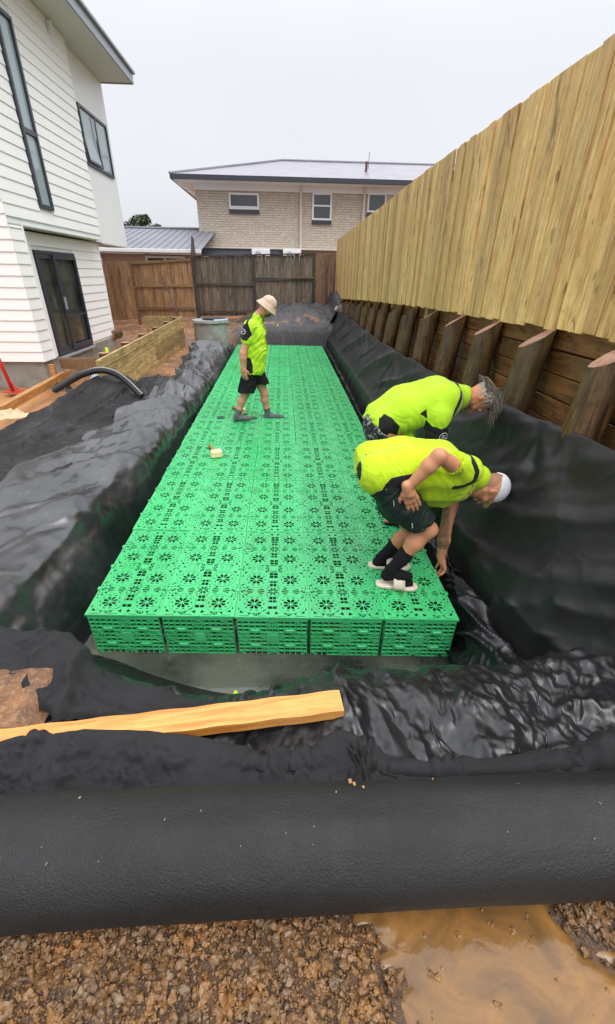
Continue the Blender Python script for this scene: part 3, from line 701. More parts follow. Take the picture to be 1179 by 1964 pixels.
# ------------------------------------------------------------------ neighbour's brick house
bh = thing('brick_house', 'beige roughcast brick house with grey corrugated hip roof behind the fence', 'house', (-3.95, 24, 0))
B0 = Vector(bh.location)
def bb(lo, hi, name, mat, par=None, bevel=0): return G().b2(Vector(lo)-B0, Vector(hi)-B0).obj(name, mat, par or bh, bevel=bevel)
bb((-3.95, 24, -.5), (12, 31, 4.88), 'wall', M['brick'])
bb((-3.97, 23.96, 4.882), (12, 24.0, 5.12), 'frieze', M['white_plastic'])
bb((-4.75, 23.25, 5.12), (12.5, 31.5, 5.15), 'soffit', M['white_panel'])
bb((-4.8, 23.17, 5.13), (12.5, 23.24, 5.29), 'gutter', M['trim_dark'], bevel=.01)
bb((-4.86, 23.17, 5.13), (-4.802, 31.5, 5.29), 'gutter', M['trim_dark'])
# hipped roof with real corrugations
ez, rz = 5.30, 6.72; ex0, ey0, ry = -4.86, 23.17, 28.0; hx = -.05
g = G(); nxr = int((12.6-ex0)/.11)*2; 
for i in range(nxr):
    xa = ex0+i*.055; xb = xa+.055; za = .014*(i % 2); zb = .014*((i+1) % 2)
    def yt(x): return ey0+(ry-ey0)*min(1, (x-ex0)/(hx-ex0))
    def zt(x): return ez+(rz-ez)*min(1, (x-ex0)/(hx-ex0))
    g.add([(xa,ey0,ez+za), (xb,ey0,ez+zb), (xb,yt(xb),zt(xb)+zb), (xa,yt(xa),zt(xa)+za)], [(0,1,2,3)])
g.add([(ex0,ey0,ez), (ex0,2*ry-ey0,ez), (hx,ry,rz)], [(0,2,1)]); g.add([(ex0,2*ry-ey0,ez), (12.6,2*ry-ey0,ez), (12.6,ry,rz), (hx,ry,rz)], [(0,1,2,3)])
ro = g.obj('roof', M['roof'], bh); ro.location = -B0
G().tube([(ex0,ey0,ez+.02), (hx,ry,rz+.03), (12.6,ry,rz+.03)], .055, 8).obj('ridge_cap', M['roof2'], ro)
M['rust'] = simple('rusty_pipe', srgb(92,60,58), .6)
G().tube([(3.9,25.2,5.75), (3.9,25.2,6.28)], .06, 10).obj('vent_pipe', M['rust'], ro)
G().tube([(4.0,25.2,6.0), (4.0,25.2,6.62)], .012, 5).obj('aerial', M['trim_dark'], ro)
def win_y(x0, x1, z0, z1, y, bars=(), vb=(), par=bh, fr=.07, sill=True, mat='white_plastic'):
    O = Vector(par.location); g = G()
    def q(a, b): g.b2(Vector(a)-O, Vector(b)-O)
    q((x0,y-.05,z0),(x0+fr,y+.02,z1)); q((x1-fr,y-.05,z0),(x1,y+.02,z1)); q((x0+fr,y-.05,z0),(x1-fr,y+.02,z0+fr)); q((x0+fr,y-.05,z1-fr),(x1-fr,y+.02,z1))
    for b in bars: q((x0+fr,y-.05,b-.03),(x1-fr,y+.02,b+.03))
    for b in vb: q((b-.03,y-.05,z0+fr),(b+.03,y+.02,z1-fr))
    f = g.obj('window', M[mat], par)
    G().b2(Vector((x0+fr*.5,y-.02,z0+fr*.5))-O, Vector((x1-fr*.5,y-.01,z1-fr*.5))-O).obj('pane', M['glass2'], f)
    if sill: G().b2(Vector((x0-.01,y-.09,z0-.16))-O, Vector((x1+.01,y+.01,z0-.01))-O).obj('sill', M['trim_dark'], f)
    return f
win_y(-2.48, -1.13, 4.19, 4.80, 24, bars=()); win_y(1.32, 2.22, 3.85, 4.88, 24, bars=(4.40,)); win_y(3.88, 4.74, 4.20, 4.93, 24)
bb((-2.40, 23.93, 4.26), (-1.21, 23.945, 4.31), 'sash_rail', M['white_plastic'])
G().tube([Vector((.79,23.9,5.12))-B0, Vector((.79,23.9,2.0))-B0], .05, 8).obj('downpipe', M['cream'], bh)
G().tube([Vector((3.70,23.9,5.12))-B0, Vector((3.70,23.9,2.0))-B0], .05, 8).obj('downpipe', M['cream'], bh)
G().tube([Vector((-4.72,23.3,5.13))-B0, Vector((-4.5,23.6,4.95))-B0, Vector((-4.0,23.92,4.7))-B0], .04, 8).obj('downpipe', M['white_plastic'], bh)
M['bluepanel'] = simple('blue_grey_panel', srgb(92,98,118), .6)
bb((-4.1, 23.4, 2.63), (3.0, 23.99, 2.69), 'lean_to_roof', M['cream']); bb((-4.0, 23.5, 1.2), (-.2, 23.95, 2.62), 'lean_to_wall', M['bluepanel'])
for i, xx in enumerate((-1.5, -.05)):
    ac = thing('air_conditioner', ['white air conditioner box behind the dark fence, nearer the left window', 'white air conditioner box behind the dark fence, below the downpipe'][i], 'air conditioner', (xx, 23.2, 2.16), group='air conditioner boxes on the brick house')
    G().b2((0,0,0), (.84,.19,.46)).obj('casing', M['white_plastic'], ac, bevel=.015)
    g = G(); [g.tube([(.30+.17*cos(a), -.008, .23+.17*sin(a)), (.30+.05*cos(a), -.008, .23+.05*sin(a))], .006, 4) for a in np.linspace(0, 2*pi, 17)[:-1]]
    g.obj('fan_grille', M['trim_dark'], ac)
G().tube([(-2.0,22.9,2.2), (-2.0,22.9,3.25)], .012, 5).obj('dummy', M['trim_dark']) if 0 else None
# low house at the left back
lh = thing('low_house', 'single-storey pinkish house with blue-grey metal roof and white gutter', 'house', (-7.5, 20, 0)); L0 = Vector(lh.location)
M['pinkwall'] = simple('pinkish_render', srgb(176,152,138), .8, (12,.4,.01), (3,.12))
G().b2((-11-L0.x, 0, -.3), (-3.3-L0.x, 6, 2.24)).obj('wall', M['pinkwall'], lh)
g = G(); i = 0; x = -11.0
while x < -3.2:
    g.add([(x-L0.x+.0, -.5, 2.38), (x-L0.x+.30, -.5, 2.38), (x-L0.x+.30, 4.6, 3.42), (x-L0.x, 4.6, 3.42)], [(0,1,2,3)])
    g.prism([(-.5, 2.38), (4.6, 3.42), (4.6, 3.44), (-.5, 2.40)], 0, x-L0.x, x-L0.x+.02); x += .30
lr = g.obj('roof', M['roof2'], lh)
G().tube([(-11-L0.x,4.6,3.45), (-3.2-L0.x,4.6,3.45)], .06, 6).obj('ridge_cap', M['roof2'], lr)
G().b2((-11-L0.x,-.62,2.27), (-3.2-L0.x,-.5,2.39)).obj('gutter', M['white_plastic'], lh, bevel=.01)
G().b2((-11-L0.x,-.5,2.245), (-3.3-L0.x,0,2.27)).obj('soffit', M['white_panel'], lh)
win_y(-5.5, -3.95, 1.3, 2.17, 20, vb=(-4.75,), par=lh, sill=False)
G().tube([(-7.35-L0.x,-.52,2.28), (-7.2-L0.x,-.1,2.05), (-7.2-L0.x,-.06,0)], .045, 8).obj('downpipe', M['white_plastic'], lh)
t = thing('timber_gable_post', 'dark slanted timber gate post standing above the fence by the brick house', 'post', (-3.7, 19.2, 1.2))
G().prism([(0,0), (.32,0), (.30,1.55), (.22,1.62)], 1, 0, .05).obj('board', M['fence_dark'], t)
# ------------------------------------------------------------------ far tree
def leaf_cloud(name, label, cat, loc, blobs, n, size, mats, trunk=None, seed=1):
    r = np.random.default_rng(seed); t = thing(name, label, cat, loc)
    vs = []; fs = []
    for i in range(n):
        b = blobs[r.integers(len(blobs))]; d = r.normal(size=3); d /= np.linalg.norm(d); rad = r.random()**.4
        p = np.array(b[:3]) + d*rad*np.array(b[3:6]); s_ = size*r.uniform(.6, 1.5)
        a = r.normal(size=3); a /= np.linalg.norm(a); c = np.cross(a, r.normal(size=3)); c /= np.linalg.norm(c); k = len(vs)
        vs += [p-a*s_, p+c*s_*.45, p+a*s_, p-c*s_*.45]; fs.append((k, k+1, k+2, k+3))
    link('crown', mesh('crown', vs, fs, mats), t)
    if trunk:
        g = G()
        for tb in trunk: g.tube(tb[0], tb[1], 8)
        g.obj('trunk', M['pole'], t)
    return t
lf = Mat('leaves', (.05,.09,.035), .5); v = lf.coord((1,1,1), rnd=False)
lf.color(lf.mix(lf.ramp(lf.noise(v, 1.3, 4), [(.35, 0), (.65, 1)]), (.028,.05,.03), (.085,.12,.06))); M['leaf'] = lf
bl = [(0,0,0,.9,.9,.9), (.9,.2,-.35,.7,.8,.7), (-.8,0,-.2,.8,.8,.8), (1.6,0,-.7,.5,.5,.45), (.3,0,.6,.5,.5,.35), (-.3,.3,.45,.5,.5,.5), (-1.5,.2,-.6,.8,.8,.9), (1.25,0,.0,.35,.35,.35)]
leaf_cloud('tree', 'grey-green tree rising behind the low metal-roofed house', 'tree', (-11.0, 40, 4.5), bl, 3600, .12, [M['leaf']], [([(0,0,-4.8), (.1,0,-2), (0,0,.3)], [.25,.2,.08]), ([(.1,0,-1.5), (1.1,0,-.5)], [.1,.04]), ([(.05,0,-1.6), (-1,0,-.4)], [.1,.04])], 3)
leaf_cloud('bush', 'dark green bush between the white house and the low house', 'bush', (-8.4, 18.9, 1.1), [(0,0,0,.5,.4,.9), (.3,0,.6,.35,.3,.5)], 1500, .07, [M['leaf']], None, 5)
# ------------------------------------------------------------------ draped sheets
def hermite(xk, P, x):
    """smooth interpolation of control values P (k, ...) at parameters xk"""
    xk = np.asarray(xk, float); P = np.asarray(P, float); h = np.diff(xk)
    d = np.diff(P, axis=0)/h.reshape(-1, *[1]*(P.ndim-1)); m = np.zeros_like(P); m[0], m[-1] = d[0], d[-1]
    m[1:-1] = .5*(d[:-1]+d[1:]); i = np.clip(np.searchsorted(xk, x, 'right')-1, 0, len(h)-1)
    t = ((x-xk[i])/h[i]).reshape(-1, *[1]*(P.ndim-1)); hh = h[i].reshape(-1, *[1]*(P.ndim-1))
    return (2*t**3-3*t**2+1)*P[i] + (t**3-2*t**2+t)*hh*m[i] + (-2*t**3+3*t**2)*P[i+1] + (t**3-t**2)*hh*m[i+1]
def drape(name, rows, nu, nv, disp, mat, uk=None, vdens=None, thick=.004, edge=0.0, parent=None, floor=None, sim=None, sub=0, form=None):
    """rows: stations (v), each a list of control points (u). disp(x,y,u,v)->(normal offset)"""
    R_ = np.array(rows, float); a, b = R_.shape[:2]
    vk = np.linspace(0, 1, a); uk = np.linspace(0, 1, b) if uk is None else np.array(uk)
    v = np.linspace(0, 1, nv); v = v if vdens is None else np.interp(v, np.linspace(0, 1, len(vdens)), vdens)
    u = np.linspace(0, 1, nu)
    Q = hermite(vk, R_, v)                       # nv, b, 3
    Q = np.stack([hermite(uk, Q[i], u) for i in range(nv)])   # nv, nu, 3
    if edge:
        n_ = np.linspace(0, 1, nv)*37
        for s_ in (0, -1):
            dirv = Q[:, s_]-Q[:, 3 if s_ == 0 else -4]; dirv /= np.linalg.norm(dirv, axis=1)[:, None]+1e-9
            Q[:, s_] += dirv*(edge*pn(n_, n_*0+s_*5.3))[:, None]
    dv = np.gradient(Q, axis=0); du = np.gradient(Q, axis=1); nrm = np.cross(du, dv); nrm /= np.linalg.norm(nrm, axis=2)[..., None]+1e-9
    nrm *= np.sign(nrm[..., 2].mean()) or 1
    if form is not None:      # the big folds first, then the sheet is settled over them
        U, VV = np.meshgrid(u, v); Q = Q + nrm*form(Q[...,0], Q[...,1], U, VV, Q[...,2])[..., None]
        dv = np.gradient(Q, axis=0); du = np.gradient(Q, axis=1); n2 = np.cross(du, dv); n2 /= np.linalg.norm(n2, axis=2)[..., None]+1e-9; nrm = n2*np.sign((n2*nrm).sum(2))[..., None]
    U, VV = np.meshgrid(u, v); D = disp(Q[...,0], Q[...,1], U, VV, Q[...,2])
    if sim:
        e_u, e_v, n_s, bd_, fine = sim; noise_e = .35+.9*np.clip(.5+pn(Q[...,0]*1.3+5, Q[...,1]*1.1), 0, 1.3)
        pm = np.zeros(Q.shape[:2]); pm[0] = pm[-1] = 1; pm[:, 0] = pm[:, -1] = 1
        ed = np.minimum(np.minimum(U, 1-U)*8, 1)
        P = relax(Q.copy(), nrm, (Q+nrm*((np.maximum(D, 0)*ed)[..., None]+.004)).copy(), e_u*noise_e, e_v*noise_e, n_s, 3, bd_, pin_=pm)
        Q = P + (nrm*fine(Q[...,0], Q[...,1])[..., None] if fine else 0)
    else: Q = Q + nrm*D[..., None]
    if floor is not None: Q[..., 2] = np.maximum(Q[..., 2], floor(Q[..., 0], Q[..., 1]))
    I = np.arange(nu*nv).reshape(nv, nu); F_ = np.stack([I[:-1,:-1], I[:-1,1:], I[1:,1:], I[1:,:-1]], -1).reshape(-1, 4)
    if nrm[..., 2].mean() * np.cross(du, dv)[..., 2].mean() < 0: F_ = F_[:, ::-1]
    me = mesh(name, Q.reshape(-1, 3), F_, [mat], True)
    o = link(name, me, parent)
    if sub: md = o.modifiers.new('smooth', 'SUBSURF'); md.levels = md.render_levels = sub
    if thick: md = o.modifiers.new('thickness', 'SOLIDIFY'); md.thickness = thick; md.offset = -1
    return o
def relax(Q0, nrm, P, eu, ev, steps=160, inner=3, bend=.18, g=.0012, damp=.90, pin_=None, seed=0):
    """lay a slightly oversized sheet on its support: stretch, shear and bend links solved while it settles, so it buckles into folds"""
    V_ = np.zeros_like(P); Pin = P.copy(); w_ = np.ones(P.shape[:2]) if pin_ is None else 1-pin_
    def rest(di, dj):
        a = Q0[:Q0.shape[0]-di or None, :Q0.shape[1]-abs(dj) or None] if dj >= 0 else Q0[:Q0.shape[0]-di, abs(dj):]
        b = Q0[di:, dj:] if dj >= 0 else Q0[di:, :dj]; return b-a
    links = []
    for di, dj, st in ((0,1,1.), (1,0,1.), (1,1,.35), (1,-1,.35), (0,2,bend), (2,0,bend), (0,4,bend*.5), (4,0,bend*.5)):
        d = rest(di, dj); m = np.array(np.linalg.norm(d, axis=2)); fu = abs(dj)/(abs(di)+abs(dj)); e_ = (fu*eu+(1-fu)*ev)[:d.shape[0], :d.shape[1]]
        k = 1+e_ if abs(di)+abs(dj) < 2 or st == .35 else 1+e_*.55
        links.append((di, dj, st, m*k))
    def solve(di, dj, st, L, a0, b0):
        if dj >= 0: A_ = P[:P.shape[0]-di or None, :P.shape[1]-dj or None]; B_ = P[di:, dj:]; wa = w_[:P.shape[0]-di or None, :P.shape[1]-dj or None]; wb = w_[di:, dj:]
        else: A_ = P[:P.shape[0]-di, -dj:]; B_ = P[di:, :dj]; wa = w_[:P.shape[0]-di, -dj:]; wb = w_[di:, :dj]
        pi_, pj = 2*max(di, 1) if di else 1, 2*max(abs(dj), 1) if (dj and not di) else 1
        sl = (slice(a0, None, 2) if di else slice(None), slice(b0, None, 2) if (dj and not di) else slice(None))
        if di > 1 or abs(dj) > 1: sl = (slice(a0, None, 2), slice(b0, None, 2))
        A, B2, l = A_[sl], B_[sl], L[sl]; d = B2-A; n_ = np.sqrt((d*d).sum(2))+1e-9; c = (n_-l)/n_*st*.5
        if st < .3: c = np.where(n_ < l, c, 0)
        c = c[..., None]*d; A += c*wa[sl][..., None]; B2 -= c*wb[sl][..., None]
    for s_ in range(steps):
        V_ *= damp; V_[..., 2] -= g; old = P.copy(); P += V_*w_[..., None]
        for it in range(inner):
            for di, dj, st, L in links:
                if di > 1 or abs(dj) > 1:
                    if it == inner-1:
                        for a0 in (0, 1):
                            for b0 in (0, 1): solve(di, dj, st, L, a0, b0)
                elif di: [solve(di, dj, st, L, a0, 0) for a0 in (0, 1)]
                else: [solve(di, dj, st, L, 0, b0) for b0 in (0, 1)]
        D_ = P-Q0; dn = (D_*nrm).sum(2); low = dn < .003; P += np.where(low, (.003-dn), 0)[..., None]*nrm
        P[low] = old[low]+(P-old)[low]*.35; V_ = P-old; V_[low] *= .3       # friction on the support
    return P
def label(o, lab, cat, group=None):
    o['label'] = lab; o['category'] = cat
    if group: o['group'] = group
    return o
def tents(x, y, L):
    """sharp-crested folds along given lines: (start, end, half width, height)"""
    h = 0*x
    for i, (a, b, w_, H_) in enumerate(L):
        d = np.array(b)-np.array(a); l = math.hypot(*d); d = d/l; qx, qy = x-a[0], y-a[1]; t = (qx*d[0]+qy*d[1])/l
        s_ = qx*-d[1]+qy*d[0]+.05*pn(t*3+i*5, x*0+i)+.03*pn(t*9, x*0+i); ww = w_*np.where(s_ > 0, .65, 1.25)*(1+.3*pn(t*2.+i, 0*x))
        h = np.maximum(h, 0)+ H_*np.clip(1-np.abs(s_)/ww, 0, 1)**.9*sstep(-.12, .15, t)*sstep(1.12, .8, t)
    return h
def rot2(x, y, a): c, s_ = cos(a), sin(a); return c*x+s_*y, -s_*x+c*y
# right-hand sheet: pit floor, up the trench side, then up to the poles
def rr(y, bx, lx, lz, mx, mz, tx, tz): return [(bx-.10, y, -.76), (bx, y, -.72), (lx-.05, y, -.38), (lx-.01, y, lz-.03), (lx+.03, y, lz+.035), (mx, y, mz), ((mx+tx)/2+.01, y, (mz+tz)/2), (tx, y, tz)]
rows = [rr(.2, 1.60, 1.70,-.15, 1.80,.22, 2.00,.80), rr(.8, 1.52, 1.62,-.10, 1.74,.25, 1.90,.83), rr(1.45, 1.40, 1.50,-.02, 1.66,.34, 1.80,.84), rr(2.05, 1.30, 1.41,-.02, 1.58,.38, 1.74,.82),
        rr(3.0, 1.26, 1.40,.02, 1.53,.38, 1.68,.765), rr(4.2, 1.25, 1.36,-.02, 1.50,.32, 1.67,.70), rr(5.4, 1.25, 1.35,-.03, 1.50,.28, 1.67,.655), rr(7.0, 1.25, 1.36,-.03, 1.51,.26, 1.67,.615),
        rr(9.0, 1.26, 1.37,-.04, 1.52,.25, 1.68,.61), rr(11.5, 1.26, 1.37,-.05, 1.53,.25, 1.69,.63), rr(13.3, 1.26, 1.36,-.06, 1.53,.26, 1.70,.65), rr(14.35, 1.24, 1.31,-.10, 1.50,.24, 1.66,.64)]
TR = [((1.3,1.0),(2.9,.05),.15,.05), ((1.9,1.1),(3.3,.15),.12,.045), ((1.1,.75),(2.5,-.2),.14,.05), ((1.2,.5),(2.2,-.25),.10,.04), ((2.7,1.05),(4.6,.25),.16,.055), ((2.3,.7),(3.4,-.05),.08,.03), ((3.4,.95),(5.2,.2),.12,.04), ((4.4,.9),(5.9,.1),.14,.05),
      ((5.2,.8),(6.8,.2),.10,.035), ((6.6,.85),(8.2,.1),.14,.05), ((7.9,.8),(9.0,.2),.1,.03), ((9.2,.8),(10.8,.1),.15,.05), ((10.8,.8),(12,.2),.12,.04), ((12.3,.85),(13.6,.1),.15,.05), ((1.6,.2),(3.2,-.1),.06,.022), ((3.0,.3),(4.4,.0),.06,.02)]
def disp_r(x, y, u, v, z):
    s_ = y*1.0; h = z*1.6
    a, b = .82*y-.57*z*1.3, .57*y+.82*z*1.3      # folds run down and away from the pegs
    f = .62*tents(y, z*1.3, TR)+.2*(.060*crease(a*.33+3, b*1.15, .8, 1.5)*(.5+.5*pn(a*.5, b*.5+4)) + .020*crease(a*.6+11, b*2.3+2, .6, 2.2) + .008*fbm(a*1.3, b*4, 3))
    f = f + .022*pn(s_*.7, z*1.6)
    # tension folds fanning from the pegs along the top edge
    for (py_, pz_) in ((2.62, .78), (4.4, .69), (6.6, .63), (9.2, .61), (12.3, .64)):
        dy, dz = (py_-y), (pz_-z); r_ = np.hypot(dy, dz)+.02; th = np.arctan2(dz, dy)
        f = f + .022*np.exp(-r_/.55)*np.cos(th*9)*sstep(.0, .15, r_)
    lowd = .35+.65*sstep(-.5, .1, z)
    return f*lowd*sstep(-.78, -.6, z) + .01*pn(y*9, z*7)*sstep(.3, 0, u) - .018*sstep(.93, 1, u)*pn(y*2.5, 0*y)
o = drape('geotextile_sheet', rows, 90, 380, lambda x, y, u, v, z: .012*np.abs(pn(x*3, y*2.5)), M['geo_right'], uk=[0,.06,.25,.43,.48,.70,.85,1], vdens=[0,.10,.22,.34,.45,.55,.64,.73,.82,.91,1.0], edge=.02, form=disp_r, sim=(.022, .03, 90, .2, None), sub=1)
label(o, 'black geotextile sheet hanging from the raked poles down the right side of the pit', 'geotextile sheet')
# its far end hangs in gathered folds behind the last crates
rows = [[(1.62, 14.34, .62), (1.42, 14.37, .28), (1.24, 14.33, -.02), (1.12, 14.15, -.30)], [(1.66, 14.42, .63), (1.50, 14.55, .30), (1.32, 14.5, .0), (1.02, 14.3, -.24)], [(1.68, 14.5, .62), (1.62, 14.6, .34), (1.40, 14.75, .08), (.80, 14.35, -.17)]]
o = drape('sheet_corner', rows, 40, 50, lambda x, y, u, v, z: .05*crease(v*5, u*1.5)+.03*crease(v*9+2, u*2), M['liner_shiny'])
label(o, 'gathered black sheet corner at the far right end of the green crates', 'plastic sheet')
# loose shiny liner bunched between the crates and the right-hand sheet
rows = []
for y_, w_, h_ in ((1.38,.30,-.30), (1.60,.30,-.36), (1.85,.26,-.40), (2.1,.20,-.36), (2.5,.13,-.40), (3.2,.10,-.44), (5,.09,-.46), (8,.09,-.42), (11,.10,-.36), (13.9,.10,-.33)):
    xe = 1.15 if y_ > 2.0 else 1.15-.10*(2.0-y_)/.6
    rows.append([(xe-.01, y_, -.72), (xe+.015, y_, -.55), (xe+.05, y_, h_-.02), (xe+.07+w_*.3, y_, h_+.04), (xe+.08+w_*.7, y_, h_-.02), (xe+.10+w_, y_, h_+.06)])
o = drape('pit_liner', rows, 60, 420, lambda x, y, u, v, z: (.065*crease(y*3.0+u*2.5, u*2.2+y*.5, .9, 1.7)+.012*crease(y*6-u*3, u*4, .8, 2))*(sstep(3.4, 2.2, y)*.75+.35)-.02, M['liner_shiny'], vdens=[0,.22,.42,.55,.7,.85,1])
label(o, 'shiny black liner bunched in folds between the crates and the right-hand sheet', 'pit liner')
# left-hand wet liner
def rl(y, bx, lx, lz, h1, h2, ox, oz): 
    w_ = ox-lx; return [(bx+.06, y, -.76), (bx, y, -.70), ((bx+lx)/2+.02, y, -.42), (lx+.02, y, lz-.05), (lx-.035, y, lz+.02), (lx+w_*.35, y, lz+h1*.6), (lx+w_*.66, y, lz+h2*.6), (ox, y, oz)]
rows = [rl(1.25,-1.40,-1.74,-.20, .05,.04, -2.9,-.20), rl(1.7,-1.40,-1.73,-.20, .05,.06, -2.9,-.22), rl(2.2,-1.40,-1.70,-.19, .07,.05, -2.95,-.24), rl(2.9,-1.41,-1.67,-.17, .06,.04, -2.95,-.26), rl(3.6,-1.41,-1.68,-.17, .07,.08, -2.75,-.22),
        rl(4.3,-1.42,-1.54,-.16, .10,.08, -2.6,-.20), rl(5.2,-1.42,-1.52,-.16, .10,.08, -2.35,-.19), rl(6.2,-1.43,-1.50,-.18, .14,.16, -2.2,-.10), rl(7.3,-1.43,-1.48,-.20, .10,.14, -2.1,-.12),
        rl(8.6,-1.45,-1.50,-.22, .10,.16, -2.15,-.22), rl(10.0,-1.46,-1.52,-.24, .20,.26, -2.3,-.20), rl(11.4,-1.46,-1.54,-.26, .22,.34, -2.35,-.15), rl(12.6,-1.46,-1.55,-.26, .12,.12, -2.2,-.10), rl(13.6,-1.46,-1.56,-.26, .05,.05, -1.95,-.06)]
TL = [((-3.0,1.3),(-1.66,2.15),.26,.10), ((-3.0,2.1),(-1.62,3.45),.24,.11), ((-2.9,2.9),(-1.62,4.35),.20,.10), ((-2.9,3.7),(-1.55,5.2),.20,.12), ((-2.6,4.75),(-1.5,6.1),.16,.10), ((-2.4,5.7),(-1.5,6.7),.16,.12),
      ((-2.3,6.9),(-1.48,7.4),.18,.16), ((-2.3,8.3),(-1.48,8.1),.20,.14), ((-2.4,9.2),(-1.5,9.5),.22,.15), ((-2.4,10.4),(-1.5,10.2),.25,.18), ((-2.5,11.5),(-1.6,11.9),.28,.26), ((-2.3,12.7),(-1.6,12.5),.2,.14), ((-1.9,6.8),(-1.75,11.6),.2,.14)]
_r = random.Random(21); TS = []
for i in range(34):
    yy = 1.2+i*.36+_r.uniform(-.1,.1); xx = _r.uniform(-2.8,-2.0); L_ = _r.uniform(.5,1.1); an = radians(_r.uniform(38, 68) if yy < 6 else _r.uniform(-30, 40))
    TS.append(((xx, yy), (xx+L_*cos(an), yy+L_*sin(an)), _r.uniform(.03,.07), _r.uniform(.014,.032)))
def disp_l(x, y, u, v, z):
    a, b = rot2(x, y, radians(52))
    f = .10*crease(a*.42+2, b*1.05+4, .8, 1.4) + .035*crease(a*.9+9, b*2.3, .7, 1.8) + .010*crease(x*3.5, y*2.2+3, .8, 2)
    f = f*.10 + tents(x, y, TL) + tents(x, y, TS) + .05*facets(x*.9, y*.7, .6, 4, 3)
    far = sstep(5.5, 8, y); f = f*(1-.25*far) + far*(.05*facets(x, y*.6, 1.2, 4, 12) + .15*(.13*crease(x*1.2+4, y*.8, .9, 1.3)+.03*crease(x*2.6, y*1.6+8, .9, 1.6)))
    up = sstep(-.62, -.25, z)
    return (f*(.10+.85*up) - .04)*sstep(-.78, -.66, z) + .012*fbm(x*6, y*6, 3) + .05*sstep(.9, 1, u)*pn(y*3, x*0)
LG = lambda x, y: T(x, y) + .012
def seed_l(x, y, u, v, z): return .02*np.abs(pn(x*3, y*2.2))+.02*crease(x*2, y*2, .8, 1.4)
o = drape('pit_liner', rows, 110, 330, seed_l, M['liner'], uk=[0,.05,.17,.30,.345,.55,.78,1], vdens=[0,.16,.30,.43,.54,.63,.71,.79,.87,.94,1.0], edge=.05, form=disp_l, sim=(.03, .03, 90, .14, lambda x, y: .004*fbm(x*6, y*6, 3)), sub=1)
label(o, 'wet black pit liner spread in wide folds over the left bank of the pit', 'pit liner')
# matt sheet further left, muddy, with a hump beside the planter
rows = []
for y_, xi, xo, hi, ho, hm in ((1.9,-2.2,-4.6,.05,.0,.02), (3.2,-2.3,-4.7,.06,.0,.04), (4.2,-2.1,-4.6,.08,.0,.04), (5.0,-1.8,-4.3,.06,.02,.05), (5.9,-1.75,-3.95,.06,.02,.05), (6.7,-1.8,-3.22,.06,.02,.05), (7.3,-1.85,-2.98,.05,.02,.05), (7.8,-1.9,-2.80,.04,.02,.05), (8.8,-1.95,-2.7,.02,.0,.04)):
    r_ = []
    for q, uu in enumerate(np.linspace(0, 1, 6)):
        x = lerp(xi, xo, uu); zz = float(T(x, y_)); r_.append((x, y_, zz+.02+lerp(hi, ho, uu)+hm*math.exp(-((uu-.55)/.28)**2)))
    rows.append(r_)
o = drape('geotextile_sheet', rows, 150, 300, lambda x, y, u, v, z: .06*crease(*[q*s_ for q, s_ in zip(rot2(x, y, radians(62)), (.6, 2.4))], .7, 2)+.03*crease(*[q*s_+3 for q, s_ in zip(rot2(x, y, radians(80)), (1.2, 5))], .6, 2)+.012*fbm(x*5, y*5, 3)-.01, M['geo_dirty'], edge=.06)
label(o, 'mud-spattered matt black geotextile sheet humped up beside the planter wall', 'geotextile sheet')
# front: shiny crumpled sheet over the near edge of the pit
def lipy(x): return float(np.interp(x, [-2.4,-1.2,-.9,-.55,-.28,.0,.25,.7,1.1,1.7,2.2], [1.72,1.66,1.5,1.37,1.32,1.37,1.41,1.43,1.40,1.50,1.6]))
rows = []
for x in (-2.3,-1.8,-1.3,-.9,-.6,-.3,0,.3,.6,.9,1.2,1.55,1.85):
    L = lipy(x); zl = -.10 + .05*sstep(.9, 1.6, x)
    rows.append([(x, L+.62, -.78), (x, L+.46, -.70), (x, L+.20, -.44), (x, L+.02, zl-.03), (x, L-.10, zl+.045), (x, L-.30, -.035+.10*float(sstep(1.1,1.9,x))), (x, .86, -.045+.10*float(sstep(1.1,1.9,x))), (x, .62, -.05)])
_r = random.Random(5); TF = []
for i in range(60):
    xx, yy = _r.uniform(-.6, 1.8), _r.uniform(.84, 1.32); an = radians(_r.gauss(95, 28) if xx < .7 else _r.gauss(42, 22)); L_ = _r.uniform(.2, .55)
    TF.append(((xx, yy), (xx+L_*cos(an), yy+L_*sin(an)), _r.uniform(.022, .06), _r.uniform(.008, .020)))
def disp_f(x, y, u, v, z):
    a, b = rot2(x, y, radians(-14)); c, d = rot2(x, y, radians(22))
    amp = .35+.65*sstep(-.25, .3, x)
    f = .060*crease(a*1.9, b*.9+2, 1.0, 1.4)+.028*crease(c*4.2+4, d*1.5, 1.1, 1.5)+.011*crease(a*8, b*3.0+1, 1.2, 1.5)+.004*crease(c*15, d*6, 1.2, 1.6)
    f = f*.55 + .085*facets(a*1.6, b*.8, 2.2, 6, 5, .5) + .035*facets(c*1.5, d*.8, 5.5, 6, 9, .5) + .012*facets(a, b, 13, 5, 2, .5)
    far = sstep(.95, 1.5, x); f = f*(1-far*.6) + far*.07*crease((x+y)*1.1, (y-x*.3)*3.2+1, .5, 2)
    return (f*amp-.055+tents(x, y, TF))*sstep(-.78, -.35, z)
def seed_f(x, y, u, v, z):
    a, b = rot2(x, y, radians(-14)); return (.05*crease(a*2.6, b*1.0+2, 1.0, 1.4)+.03*np.abs(pn(a*7, b*4)))*sstep(-.4, -.15, z)
o = drape('pit_liner', rows, 120, 440, seed_f, M['liner_shiny'], uk=[0,.08,.24,.38,.46,.64,.85,1], edge=.0, form=lambda *a: disp_f(*a)*.75, sim=(.04, .06, 110, .10, None), sub=1)
label(o, 'crumpled shiny black sheet over the near edge of the pit, under the plank', 'pit liner')
